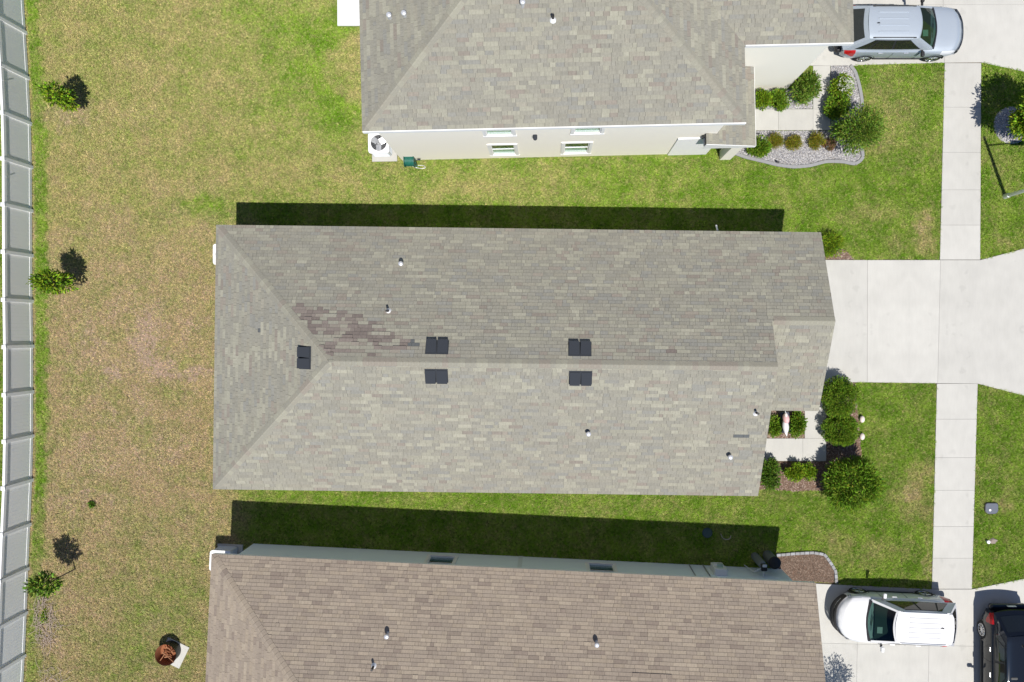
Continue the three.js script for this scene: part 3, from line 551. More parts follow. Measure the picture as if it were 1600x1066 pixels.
// ---------------------------------------------------------------- fence
{
  const f = thing('vinyl_fence', 'white vinyl privacy fence along the left edge of the yards', 'fence');
  const FH = 1.6, boardGeo = new Map();
  FENCE.forEach(([a, b], i) => {
    const x = gx(a), z = gz(b), post = part('post', box(0.13, FH + 0.06, 0.13, 0, (FH + 0.06) / 2, 0, 0.008), M.vinyl, f); post.position.set(x - 0.03, 0, z);
    part('cap', new THREE.ConeGeometry(0.108, 0.05, 4).rotateY(Math.PI / 4).translate(0, FH + 0.085, 0), M.vinyl, post);
    if (i === FENCE.length - 1) return;
    const [a2, b2] = FENCE[i + 1], x2 = gx(a2), z2 = gz(b2), len = Math.hypot(x2 - x, z2 - z) - 0.13;
    const pn = new THREE.Group(); pn.name = 'fence_panel'; f.add(pn); pn.position.set((x + x2) / 2 - 0.03, 0, (z + z2) / 2); pn.rotation.y = Math.atan2(x2 - x, z2 - z);
    part('rail', box(0.09, 0.14, len, 0, FH - 0.05, 0, 0.006), M.vinyl, pn); part('rail', box(0.045, 0.15, len, 0, 0.12, 0, 0.006), M.vinyl, pn);
    const nb = 12, bw = len / nb, key = bw.toFixed(3);
    if (!boardGeo.has(key)) boardGeo.set(key, box(0.024, FH - 0.315, bw - 0.002, 0, 0.195 + (FH - 0.315) / 2, 0, 0.002));
    for (let k = 0; k < nb; k++) part('board', boardGeo.get(key), M.vinylBoard, pn).position.z = -len / 2 + bw * (k + 0.5);
    if (Math.abs(b - 123) < 3 || Math.abs(b - 262) < 3) { const br = part('bracket', box(0.05, 0.03, 0.05, 0.07, FH - 0.06, len * (b < 200 ? 0.2 : 0.13) * -1, 0.004), M.greyMetal, pn); }
  });
}

// ---------------------------------------------------------------- foliage
const leafMat = new THREE.MeshPhysicalMaterial({ color: 0xffffff, vertexColors: true, roughness: 0.65, specularIntensity: 0.35, side: THREE.DoubleSide });
function leafAt(s, p, dir, len, wid, col, r) {
  const up = V(r() - 0.5, r() - 0.5, r() - 0.5).normalize(), side = dir.clone().cross(up).normalize(), nn = side.clone().cross(dir);
  const a = p, tip = p.clone().addScaledVector(dir, len).addScaledVector(nn, -len * 0.12), mid = p.clone().addScaledVector(dir, len * 0.45);
  const l = mid.clone().addScaledVector(side, wid / 2).addScaledVector(nn, wid * 0.12), rr = mid.clone().addScaledVector(side, -wid / 2).addScaledVector(nn, wid * 0.12);
  s.tri(a, l, tip, null, col); s.tri(a, tip, rr, null, col);
}
const LEAF = { hedge: [[0.105, 0.205, 0.012], [0.15, 0.26, 0.016], [0.075, 0.15, 0.01], [0.2, 0.3, 0.025]], olive: [[0.19, 0.2, 0.012], [0.26, 0.25, 0.016], [0.13, 0.16, 0.012], [0.26, 0.2, 0.03]], tree: [[0.105, 0.19, 0.016], [0.15, 0.25, 0.025], [0.07, 0.13, 0.012], [0.21, 0.29, 0.045]], lime: [[0.19, 0.30, 0.012], [0.26, 0.37, 0.02], [0.13, 0.23, 0.012], [0.09, 0.165, 0.01]], dark: [[0.06, 0.12, 0.012], [0.085, 0.16, 0.014], [0.11, 0.2, 0.018]], red: [[0.18, 0.10, 0.05], [0.12, 0.12, 0.03], [0.22, 0.13, 0.08]] };
function crownGeo(rx, ry, rz, n, len, pal, seed, o = {}) {
  const r = rng(seed), s = new Soup(), cl = [];
  const nc = o.clumps ?? 26;
  for (let i = 0; i < nc; i++) { const t = r() * 6.283, v = r() * 2 - 1, q2 = Math.sqrt(1 - v * v), k = (o.inner ?? 0.62) * (0.75 + 0.4 * r()); cl.push(V(q2 * Math.cos(t) * k, v * k, q2 * Math.sin(t) * k)); }
  const spread = o.spread ?? 0.42;
  for (let i = 0; i < n; i++) {
    const c = cl[Math.floor(r() * nc)];
    const t = r() * 6.283, v = r() * 2 - 1, q2 = Math.sqrt(1 - v * v), k = spread * Math.pow(r(), 0.45);
    const u = V(q2 * Math.cos(t), v, q2 * Math.sin(t)), p = c.clone().addScaledVector(u, k);
    if (!o.loose && p.length() > 1.02) p.multiplyScalar((0.94 + 0.08 * r()) / p.length());
    const dir = p.clone().multiplyScalar(0.8).addScaledVector(u, 0.5).add(V(r() - 0.5, r() - 0.35, r() - 0.5).multiplyScalar(1.1)).normalize();
    const col = pal[Math.floor(r() * pal.length)].map(x => x * (0.75 + 0.5 * r()));
    leafAt(s, V(p.x * rx, p.y * ry, p.z * rz), dir, len * (0.7 + 0.6 * r()), len * (o.wide ?? 0.5), col, r);
  }
  return s.geo();
}
function stems(h, rx, rz, n, rad, seed) { const r = rng(seed), g = []; for (let i = 0; i < n; i++) { const t = r() * 6.283; g.push(bar(V((r() - 0.5) * 0.08, 0, (r() - 0.5) * 0.08), V(Math.cos(t) * rx * r(), h * (0.6 + 0.35 * r()), Math.sin(t) * rz * r()), rad, rad * 0.4, 5)); } return merge(g); }
function shrub(name, label, x, z, rx, h, rz, n, len, pal, seed, group, o = {}) {
  const t = thing(name, label, 'shrub', [x, 0.02, z], 0, group);
  const ry = h / 2 * 1.06; rx *= 1.12; rz *= 1.12;
  part('foliage', crownGeo(rx, ry, rz, Math.round(n * 1.3), len, LEAF[pal], seed, o).translate(0, h / 2 + 0.02, 0), leafMat, t);
  part('stem', stems(h * 0.8, rx * 0.5, rz * 0.5, 9, 0.014, seed + 1), M.bark, t);
  return t;
}
const FB = 'front garden shrubs';
shrub('clipped_shrub', 'large clipped round shrub at the corner of the middle driveway and walkway', 11.06, 2.6, 0.64, 1.2, 0.72, 10000, 0.06, 'hedge', 61, FB, { clumps: 130, inner: 0.82, spread: 0.26 });
shrub('clipped_shrub', 'clipped shrub beside the walkway, nearest the two white garden lights', 11.12, 3.86, 0.63, 1.0, 0.54, 9000, 0.06, 'hedge', 62, FB, { clumps: 110, inner: 0.82, spread: 0.26 });
shrub('leafy_shrub', 'biggest spiky round shrub at the mulch corner of the front lawn', 11.42, 5.83, 0.92, 1.95, 0.92, 8000, 0.13, 'hedge', 63, FB, { clumps: 90, inner: 0.76, spread: 0.28, wide: 0.34, loose: true });
shrub('leafy_shrub', 'dark green shrub tucked against the eave beside the mulch strip', 8.45, 5.6, 0.45, 0.75, 0.55, 2200, 0.09, 'dark', 64, FB, { wide: 0.5 });
shrub('leafy_shrub', 'small lime shrub, left of the pair in the mulch strip', 9.45, 5.5, 0.36, 0.6, 0.34, 1500, 0.08, 'lime', 65, FB);
shrub('leafy_shrub', 'small lime shrub touching the biggest spiky shrub', 10.02, 5.5, 0.28, 0.5, 0.3, 1200, 0.08, 'lime', 66, FB);
shrub('leafy_shrub', 'dense leafy shrub in the small porch bed beside the statue', 9.52, 3.62, 0.36, 0.55, 0.5, 2400, 0.08, 'hedge', 67, FB, { clumps: 30 });
shrub('leafy_shrub', 'low leafy plant against the wall behind the porch bed statue', 8.75, 3.75, 0.3, 0.35, 0.4, 1100, 0.08, 'hedge', 68, FB);
shrub('leafy_shrub', 'yellow green shrub at the roof corner above the middle driveway', 10.85, -3.25, 0.42, 0.6, 0.48, 1700, 0.1, 'lime', 69, FB, { wide: 0.3, loose: true, spread: 0.5 });
const FT = 'gravel garden shrubs';
shrub('leafy_shrub', 'round shrub under the beige garage wall, nearest the porch roof', 8.2, -8.9, 0.36, 0.6, 0.36, 1700, 0.08, 'lime', 70, FT);
shrub('leafy_shrub', 'round green shrub under the garage wall, between a round and a tall shrub', 8.88, -8.88, 0.38, 0.65, 0.38, 1900, 0.08, 'hedge', 71, FT);
shrub('tall_shrub', 'tall feathery shrub at the corner of the beige garage wall', 9.72, -9.1, 0.5, 1.7, 0.52, 3200, 0.1, 'tree', 72, FT, { loose: true, spread: 0.4, wide: 0.35 });
const fl = shrub('flowering_shrub', 'shrub with white flowers beside the walkway gravel', 11.2, -9.35, 0.42, 0.85, 0.42, 2200, 0.08, 'lime', 73, FT);
{ const r = rng(731), s = new Soup(); for (let i = 0; i < 170; i++) { const t = r() * 6.28, k = 0.3 * Math.sqrt(r()), c = V(0.04 + k * Math.cos(t), 0.72 + 0.18 * r() - k * 0.3, k * Math.sin(t)); for (let j = 0; j < 4; j++) leafAt(s, c, V(r() - 0.5, 0.3, r() - 0.5).normalize(), 0.035, 0.025, [0.75, 0.75, 0.68], r); } part('flowers', s.geo(), leafMat, fl, 'white flower clusters'); }
shrub('leafy_shrub', 'dark shrub between the white flowering shrub and the small tree', 11.05, -8.6, 0.45, 0.8, 0.42, 2200, 0.09, 'hedge', 74, FT);
shrub('leafy_shrub', 'leafy shrub poking out from under the porch roof corner', 8.05, -7.05, 0.42, 0.7, 0.36, 2000, 0.09, 'hedge', 75, FT);
shrub('ball_shrub', 'olive ball shrub in the gravel, nearest the porch roof', 8.72, -7.3, 0.3, 0.5, 0.3, 1700, 0.05, 'olive', 76, FT, { clumps: 40 });
shrub('ball_shrub', 'olive ball shrub in the gravel, middle of three', 9.45, -7.22, 0.32, 0.5, 0.3, 1700, 0.05, 'olive', 77, FT, { clumps: 40 });
shrub('ball_shrub', 'olive ball shrub in the gravel, nearest the small tree', 10.3, -7.3, 0.32, 0.5, 0.32, 1700, 0.05, 'olive', 78, FT, { clumps: 40 });
shrub('leafy_shrub', 'small reddish plant in shade under the small tree', 10.85, -7.2, 0.25, 0.35, 0.22, 900, 0.06, 'red', 79, FT);
function tree(name, label, x, z, trunk, crown, pal, n, len, seed, o = {}, group) {
  const t = thing(name, label, 'tree', [x, 0, z], 0, group);
  const [cx, cy, cz, rx, ry, rz] = crown, r = rng(seed + 9);
  const pts = [V(0, -0.02, 0), V(cx * 0.3 + 0.03, cy * 0.35, cz * 0.3 - 0.02), V(cx, cy, cz)];
  const tg = [bar(pts[0], pts[1], trunk, trunk * 0.85), bar(pts[1], pts[2], trunk * 0.85, trunk * 0.5)];
  for (let i = 0; i < 12; i++) { const a = r() * 6.28, b = lerp(0.45, 1, r()); tg.push(bar(V(cx * b, cy * b, cz * b), V(cx + Math.cos(a) * rx * 0.7, cy + (r() - 0.3) * ry, cz + Math.sin(a) * rz * 0.7), trunk * 0.4, trunk * 0.12, 5)); }
  part('trunk', merge(tg), M.bark, t);
  part('crown', crownGeo(rx, ry, rz, n, len, LEAF[pal], seed, { loose: true, ...o }).translate(cx, cy, cz), leafMat, t);
  return t;
}
const SG = 'young trees along the fence';
tree('young_tree', 'young broadleaf tree by the fence, topmost of three, with a bare patch beside it', -18.2, -8.65, 0.03, [-0.05, 1.55, 0, 0.42, 1.15, 0.42], 'lime', 900, 0.15, 81, { spread: 0.36, clumps: 30 }, SG);
tree('young_tree', 'young broadleaf tree by the fence, middle of three, leaning over the boards', -18.3, -1.75, 0.03, [-0.05, 1.7, 0.0, 0.46, 1.3, 0.46], 'lime', 1200, 0.14, 82, { spread: 0.34, clumps: 40 }, SG);
tree('young_tree', 'young tree with thin bare trunk by the fence, above the dead vines', -18.55, 9.35, 0.028, [-0.06, 1.85, 0.05, 0.48, 0.62, 0.48], 'tree', 900, 0.14, 83, { spread: 0.4, clumps: 24 }, SG);
tree('small_tree', 'bushy small tree at the corner of the gravel garden', 11.55, -7.5, 0.05, [0.05, 1.25, 0, 0.92, 0.95, 0.92], 'tree', 6000, 0.1, 84, { spread: 0.36, clumps: 60, inner: 0.7, wide: 0.4 });
tree('street_tree', 'round dense street tree in a gravel ring at the right edge', 18.02, -7.75, 0.07, [0, 2.1, 0, 1.2, 1.05, 1.15], 'lime', 9000, 0.12, 85, { spread: 0.34, clumps: 60, inner: 0.74 });
tree('small_tree', 'small tree beside the lower driveway, only its leafy shadow in view', 11.35, 14.55, 0.05, [0, 2.1, 0, 0.85, 0.8, 0.85], 'tree', 2600, 0.1, 86, { spread: 0.36, clumps: 40, inner: 0.7, wide: 0.4 });
{ const t = thing('weed', 'low green weed growing through the pile of dead vines', 'weed', [gx(72), 0, gz(962)]); part('leaves', crownGeo(0.14, 0.1, 0.28, 160, 0.08, LEAF.lime, 88).translate(0, 0.1, 0), leafMat, t); }
{ const t = thing('weed', 'small green weed in the dry lawn, left of the middle house', 'weed', [gx(145), 0, gz(788)]); part('leaves', crownGeo(0.12, 0.09, 0.1, 120, 0.09, LEAF.dark, 87).translate(0, 0.09, 0), leafMat, t); }

// dead vines by the fence
function twigs(label, x, z, rx, rz, n, seed) {
  const r = rng(seed), g = [];
  for (let i = 0; i < n; i++) {
    const t = r() * 6.283, k = Math.sqrt(r()), l = 0.15 + 0.9 * r() * r(), seg = 5; let p = V(Math.cos(t) * k * rx, 0.02 + r() * 0.09, Math.sin(t) * k * rz), d = r() < 0.6 ? 1.57 + (r() - 0.5) * 1.4 + (r() < 0.5 ? Math.PI : 0) : r() * 6.283;
    const w = 0.004 + 0.006 * r(); for (let q2 = 0; q2 < seg; q2++) { d += (r() - 0.5) * 0.9; const nq = p.clone().add(V(Math.cos(d) * l / seg, (r() - 0.5) * 0.05, Math.sin(d) * l / seg)); nq.y = clamp(nq.y, 0.015, 0.16); g.push(bar(p, nq, w, w * 0.85, 4)); p = nq; }
  }
  const t = thing('dead_branches', label, 'branches', [gx(x), 0, gz(z)]); part('twig', merge(g), M.twig, t);
}
twigs('pile of pale dead vines on the lawn below the lowest young tree', 70, 972, 0.4, 1.0, 190, 91);
twigs('few pale dead branches on the lawn in the lower left corner', 84, 1055, 0.5, 0.3, 34, 92);

// ---------------------------------------------------------------- yard things
function acUnit(label, x, z, turn) {
  const t = thing('air_conditioner', label, 'air conditioner', [x, 0, z], turn, 'air conditioners behind the houses');
  part('pad', box(0.98, 0.09, 0.98, 0.06, 0.045, 0.06, 0.012), concreteMats[1], t);
  part('casing', box(0.74, 0.68, 0.74, 0, 0.43, 0, 0.07), M.acGrey, t);
  const lo = []; for (let i = 0; i < 9; i++) lo.push(box(0.76, 0.012, 0.6, 0, 0.16 + i * 0.065, 0), box(0.6, 0.012, 0.76, 0, 0.16 + i * 0.065, 0)); part('louvre', lo, M.acGrey, t);
  const s = new THREE.Shape(), rr = 0.12, k = 0.39; s.moveTo(-k + rr, -k); s.lineTo(k - rr, -k); s.quadraticCurveTo(k, -k, k, -k + rr); s.lineTo(k, k - rr); s.quadraticCurveTo(k, k, k - rr, k); s.lineTo(-k + rr, k); s.quadraticCurveTo(-k, k, -k, k - rr); s.lineTo(-k, -k + rr); s.quadraticCurveTo(-k, -k, -k + rr, -k);
  const hole = new THREE.Path(); hole.absarc(0, 0, 0.31, 0, Math.PI * 2, true); s.holes.push(hole);
  const g = new THREE.ExtrudeGeometry(s, { depth: 0.04, bevelEnabled: true, bevelSize: 0.012, bevelThickness: 0.012, bevelSegments: 2, curveSegments: 24 }); g.rotateX(-Math.PI / 2); g.translate(0, 0.785, 0);
  const top = part('top_cover', g, M.white, t);
  part('well', new THREE.CylinderGeometry(0.305, 0.305, 0.012, 28).translate(0, 0.776, 0), M.blackPlastic, t);
  const fan = []; for (let i = 0; i < 3; i++) { const b = box(0.22, 0.006, 0.22, 0.17, 0, 0, 0); b.rotateX(0.3); b.rotateY(i * 2.094 + 0.5); b.translate(0, 0.815, 0); fan.push(b); } fan.push(new THREE.CylinderGeometry(0.06, 0.06, 0.03, 16).translate(0, 0.82, 0)); part('fan', fan, M.galv, t);
  const gu = []; for (let i = 1; i < 6; i++) gu.push(new THREE.TorusGeometry(0.05 * i + 0.04, 0.004, 4, 32).rotateX(Math.PI / 2).translate(0, 0.845, 0)); for (let i = 0; i < 8; i++) { const b = box(0.62, 0.006, 0.006, 0, 0.85, 0); b.rotateY(i * Math.PI / 8); gu.push(b); } part('guard', gu, M.greyMetal, t);
}
acUnit('white air conditioner with open fan on a pad at the beige wall corner', -6.53, -7.1, 0.02);
acUnit('air conditioner peeking out under the left eave of the middle house', -12.43, -2.86, 0);
acUnit('air conditioner peeking out under the corner of the brown roof', -12.56, 8.8, -0.05);
{ // fire pit
  const t = thing('paver', 'pale square paver under the rusty fire drum', 'paver', [-14.7, 0, 12.62], -0.45); part('paver_block', box(0.92, 0.06, 0.92, 0, 0.03, 0, 0.01), concreteMats[2], t);
  const d = thing('fire_drum', 'black steel drum with rusty inside holding burnt wood on the lower left lawn', 'fire pit', [-14.78, 0.06, 12.5]);
  part('drum', new THREE.LatheGeometry([[0.36, 0], [0.38, 0.02], [0.40, 0.44], [0.415, 0.47], [0.405, 0.48]].map(a => new THREE.Vector2(...a)), 36), M.blackPlastic, d);
  part('lining', new THREE.LatheGeometry([[0.0, 0.06], [0.34, 0.06], [0.37, 0.14], [0.393, 0.44], [0.404, 0.478]].map(a => new THREE.Vector2(...a)), 36), std(lin(0.26, 0.095, 0.04), 0.9, { side: THREE.DoubleSide }), d, 'rusty inner wall');
  const r = rng(95); for (let i = 0; i < 8; i++) { const a = r() * 6.28, x = (r() - 0.5) * 0.36, z = (r() - 0.5) * 0.36; part('burnt_log', bar(V(x - Math.cos(a) * 0.13, 0.1 + r() * 0.14, z - Math.sin(a) * 0.13), V(x + Math.cos(a) * 0.13, 0.12 + r() * 0.15, z + Math.sin(a) * 0.13), 0.035, 0.028, 7), i % 2 ? M.rust : M.rustLight, d); }
  part('poker', [bar(V(0.34, 0.5, 0.27), V(-0.1, 0.32, 0.02), 0.016), bar(V(-0.1, 0.32, 0.02), V(-0.26, 0.36, 0.26), 0.016), bar(V(-0.1, 0.32, 0.02), V(-0.2, 0.22, -0.12), 0.014)], M.rustLight, d);
}
{ // hose reel
  const t = thing('hose_reel', 'green garden hose reel at the foot of the beige wall', 'hose reel', [gx(645), 0, gz(254)]);
  const green = std(lin(0.004, 0.085, 0.065), 0.45);
  part('drum', [new THREE.CylinderGeometry(0.2, 0.2, 0.34, 24).rotateZ(Math.PI / 2).translate(-0.05, 0.42, 0), new THREE.CylinderGeometry(0.27, 0.27, 0.03, 28).rotateZ(Math.PI / 2).translate(-0.23, 0.42, 0), new THREE.CylinderGeometry(0.27, 0.27, 0.03, 28).rotateZ(Math.PI / 2).translate(0.13, 0.42, 0)], green, t);
  part('hose_coil', Array.from({ length: 6 }, (_, i) => new THREE.TorusGeometry(0.215, 0.018, 6, 24).rotateY(Math.PI / 2).translate(-0.17 + i * 0.05, 0.42, 0)), std(lin(0.02, 0.16, 0.12), 0.5), t);
  part('stand', [box(0.03, 0.42, 0.06, -0.27, 0.21, 0.1), box(0.03, 0.42, 0.06, 0.17, 0.21, 0.1), box(0.47, 0.03, 0.05, -0.05, 0.02, 0.14)], green, t);
  part('hose_tail', new THREE.TubeGeometry(new THREE.CatmullRomCurve3([V(0.0, 0.25, 0.18), V(0.12, 0.05, 0.2), V(0.34, 0.03, 0.24), V(0.5, 0.03, 0.2), V(0.42, 0.03, 0.13), V(0.2, 0.03, 0.12)]), 30, 0.016, 6), M.galv, t);
  part('crank', [bar(V(0.15, 0.42, 0), V(0.27, 0.42, 0), 0.015), box(0.12, 0.05, 0.07, 0.31, 0.42, -0.02, 0.015)], M.darkVent, t);
}
{ // street lamp by the kerb
  const t = thing('street_lamp', 'pale slender street lamp post on the right verge', 'street lamp', [gx(1570), 0, gz(307)]);
  part('pole', new THREE.CylinderGeometry(0.05, 0.075, 5.3, 14).translate(0, 2.65, 0), M.galv, t);
  part('base_cover', new THREE.CylinderGeometry(0.085, 0.11, 0.3, 14).translate(0, 0.15, 0), M.galv, t);
  part('arm', bar(V(0, 4.55, 0), V(1.0, 4.75, 0), 0.028), M.galv, t);
  part('lamp_head', box(0.55, 0.09, 0.2, 1.2, 4.77, 0, 0.03), M.greyMetal, t);
}
{ // meter lid and clean-out
  const t = thing('meter_box', 'dark grey rounded meter box lid set in the right verge', 'meter box', [gx(1548), 0, gz(794)]);
  const s = new THREE.Shape(); s.moveTo(-0.16, -0.2); s.lineTo(0.16, -0.2); s.quadraticCurveTo(0.24, -0.19, 0.24, -0.1); s.lineTo(0.24, 0.06); s.quadraticCurveTo(0.22, 0.18, 0.1, 0.2); s.lineTo(-0.1, 0.2); s.quadraticCurveTo(-0.22, 0.18, -0.24, 0.06); s.lineTo(-0.24, -0.1); s.quadraticCurveTo(-0.24, -0.19, -0.16, -0.2);
  const mk = (d, b) => { const g = new THREE.ExtrudeGeometry(s, { depth: d, bevelEnabled: true, bevelSize: b, bevelThickness: 0.01, bevelSegments: 2 }); g.rotateX(Math.PI / 2); return g; };
  part('rim', mk(0.05, 0.025).translate(0, 0.07, 0), M.blackPlastic, t); part('lid', mk(0.02, -0.01).translate(0, 0.088, 0), std(lin(0.10, 0.115, 0.15), 0.35), t); part('lid_plug', new THREE.CylinderGeometry(0.045, 0.045, 0.02, 16).translate(-0.08, 0.105, 0.06), M.white, t);
  const c = thing('cleanout_cap', 'small white pipe cap beside a stone in the right verge', 'pipe cap', [gx(1542), 0, gz(846)]);
  part('pipe', new THREE.CylinderGeometry(0.055, 0.055, 0.12, 18).translate(0, 0.06, 0), M.white, c); part('cap', [new THREE.CylinderGeometry(0.065, 0.065, 0.03, 18).translate(0, 0.13, 0), box(0.04, 0.03, 0.04, 0, 0.155, 0)], M.white, c);
  const st = thing('stone', 'rough grey stone beside the white pipe cap', 'stone', [gx(1551), 0.03, gz(845)]); const g = new THREE.IcosahedronGeometry(0.12, 1), p = g.attributes.position; for (let i = 0; i < p.count; i++) { const k = 1 + 0.25 * nA(p.getX(i) * 9, p.getZ(i) * 9 + p.getY(i) * 7); p.setXYZ(i, p.getX(i) * k * 1.3, p.getY(i) * k * 0.55, p.getZ(i) * k); } g.computeVertexNormals(); part('rock', g, std(lin(0.27, 0.22, 0.19), 0.95), st);
}
for (const [b, l] of [[654.5, 'white puck garden light in the mulch, upper of two'], [681.5, 'white puck garden light in the mulch, lower of two']]) {
  const t = thing('garden_light', l, 'garden light', [gx(1345), 0.02, gz(b)], 0, 'garden lights by the lawn edge');
  part('stake', new THREE.CylinderGeometry(0.02, 0.015, 0.14, 8).translate(0, 0.07, 0), M.greyMetal, t);
  part('shade', new THREE.LatheGeometry([[0, 0.10], [0.06, 0.09], [0.1, 0.045], [0.11, 0], [0.1, -0.005], [0, 0.0]].map(a => new THREE.Vector2(...a)), 22).scale(0.9, 1, 1.25).translate(0, 0.12, 0), std(lin(0.78, 0.68, 0.62), 0.5), t);
}
for (const [a, b, l] of [[1213, 264, 'dark ground spike light in the gravel below the olive ball shrubs, left of two'], [1289, 240, 'dark ground spike light in the gravel beside the small tree, right of two']]) {
  const t = thing('spike_light', l, 'garden light', [gx(a), 0.02, gz(b) - 0.25], 0, 'spike lights in the gravel'); part('stake', bar(V(0, 0, 0), V(0, 0.16, 0), 0.012), M.blackPlastic, t); part('lamp_housing', new THREE.CylinderGeometry(0.05, 0.035, 0.1, 14).rotateX(0.5).translate(0, 0.2, 0.02), M.blackPlastic, t);
}
{ // bird statue in the porch bed
  const t = thing('bird_statue', 'pink and white bird statue on a dark stand in the porch bed', 'statue', [gx(1220), 0.02, gz(657)], 0.12);
  const ell = (a, b, c, x, y, z, rx = 0) => new THREE.SphereGeometry(1, 22, 14).scale(a, b, c).rotateX(rx).translate(x, y, z);
  part('stand', [box(0.36, 0.3, 0.8, 0.1, 0.15, 0.05, 0.03), new THREE.CylinderGeometry(0.05, 0.05, 0.2, 10).translate(0, 0.4, 0)], std(lin(0.03, 0.035, 0.06), 0.6), t);
  part('body', ell(0.12, 0.14, 0.27, 0, 0.55, 0.16, 0.15), std(lin(0.75, 0.74, 0.76), 0.5), t, 'white rear body');
  part('breast', ell(0.125, 0.15, 0.2, 0.03, 0.62, -0.14, -0.2), std(lin(0.72, 0.45, 0.45), 0.55), t, 'pink breast');
  const hd = part('head', ell(0.06, 0.07, 0.09, 0.0, 0.78, -0.3), std(lin(0.78, 0.70, 0.68), 0.5), t); part('beak', new THREE.ConeGeometry(0.03, 0.14, 10).rotateX(-Math.PI / 2 - 0.3).translate(0, 0.76, -0.43), M.white, hd);
  part('tail', new THREE.ConeGeometry(0.08, 0.22, 12).scale(1, 1, 0.4).rotateX(Math.PI / 2 - 0.2).translate(0, 0.53, 0.46), M.white, t);
}
// fittings on and beside the grey wall of the lower house (house axes)
const lowM = new THREE.Matrix4().compose(low.h.position, low.h.quaternion, low.h.scale), lowAt = (u, y, v) => V(u, y, v).applyMatrix4(lowM);
{
  const wz = -4.27, zz = wz - 0.012;
  part('trim_strip', box(0.16, 2.6, 0.024, -1.0, 1.35, zz), std(lin(0.66, 0.72, 0.73), 0.7), low.h);
  part('conduit', [bar(V(5.55, 0.1, zz - 0.02), V(5.55, 2.6, zz - 0.02), 0.018), bar(V(6.1, 0.1, zz - 0.02), V(6.1, 2.6, zz - 0.02), 0.022)], M.greyMetal, low.h);
  const mb = part('electric_box', box(0.46, 0.85, 0.24, 6.55, 0.85, wz - 0.12, 0.02), M.white, low.h); part('meter', new THREE.CylinderGeometry(0.12, 0.12, 0.14, 20).rotateX(Math.PI / 2).translate(6.55, 1.05, wz - 0.30), M.pane, mb); part('cover', box(0.38, 0.3, 0.03, 6.55, 0.65, wz - 0.255, 0.01), M.white, mb);
  part('vent_hood', box(0.09, 0.16, 0.12, 6.9, 2.25, wz - 0.06, 0.02), M.white, low.h);
  const p1 = lowAt(8.12, 0, wz - 0.45), p2 = lowAt(8.62, 0, wz - 0.5);
  const s = thing('softener_tank', 'slim grey tank with a control head beside the grey wall', 'tank', [p1.x, 0, p1.z]);
  part('tank', new THREE.LatheGeometry([[0, 0], [0.14, 0], [0.15, 0.04], [0.15, 1.05], [0.12, 1.16], [0.05, 1.2], [0, 1.2]].map(a => new THREE.Vector2(...a)), 24), std(lin(0.16, 0.175, 0.18), 0.6), s); part('control_head', box(0.22, 0.16, 0.26, 0.02, 1.28, 0.06, 0.03), M.blackPlastic, s); part('head_cover', box(0.16, 0.04, 0.1, 0.02, 1.37, -0.02, 0.012), M.acGrey, s);
  part('pipe', [bar(V(0.02, 1.25, 0.15), V(0.02, 1.25, 0.42), 0.022), bar(V(-0.08, 1.25, 0.1), V(-0.3, 1.1, 0.28), 0.018), bar(V(-0.3, 1.1, 0.28), V(-0.45, 0.2, 0.3), 0.018)], M.acGrey, s);
  const b = thing('brine_tank', 'wide grey barrel with a black lid at the grey wall corner', 'tank', [p2.x, 0, p2.z]);
  part('barrel', new THREE.CylinderGeometry(0.21, 0.2, 0.98, 28).translate(0, 0.49, 0), std(lin(0.15, 0.165, 0.17), 0.6), b); part('lid', new THREE.LatheGeometry([[0, 0.07], [0.2, 0.06], [0.235, 0.03], [0.235, -0.03], [0.215, -0.03]].map(a => new THREE.Vector2(...a)), 28).translate(0, 1.0, 0), M.blackPlastic, b);
  const hz = lowAt(6.95, 0, wz - 1.15); const hk = thing('hose_loop', 'short pale hose loop lying in the shade by the electric box', 'hose', [hz.x, 0, hz.z]); part('tube', new THREE.TubeGeometry(new THREE.CatmullRomCurve3([V(-0.2, 0.05, -0.12), V(-0.1, 0.05, 0.06), V(0.05, 0.05, 0.1), V(0.16, 0.05, 0.06), V(0.2, 0.05, -0.05)]), 24, 0.018, 6), std(lin(0.62, 0.55, 0.42), 0.6), hk);
  const bz = lowAt(6.2, 0, wz - 1.3); const tb = thing('garden_tub', 'teal round tub in the shade above the electric box', 'tub', [bz.x, 0, bz.z]); part('tub', new THREE.LatheGeometry([[0, 0.12], [0.17, 0.12], [0.18, 0.16], [0.2, 0.16], [0.16, 0], [0, 0]].map(a => new THREE.Vector2(...a)), 22), std(lin(0.06, 0.10, 0.10), 0.8), tb);
}
const blockPale = std(lin(0.33, 0.335, 0.35), 0.9);
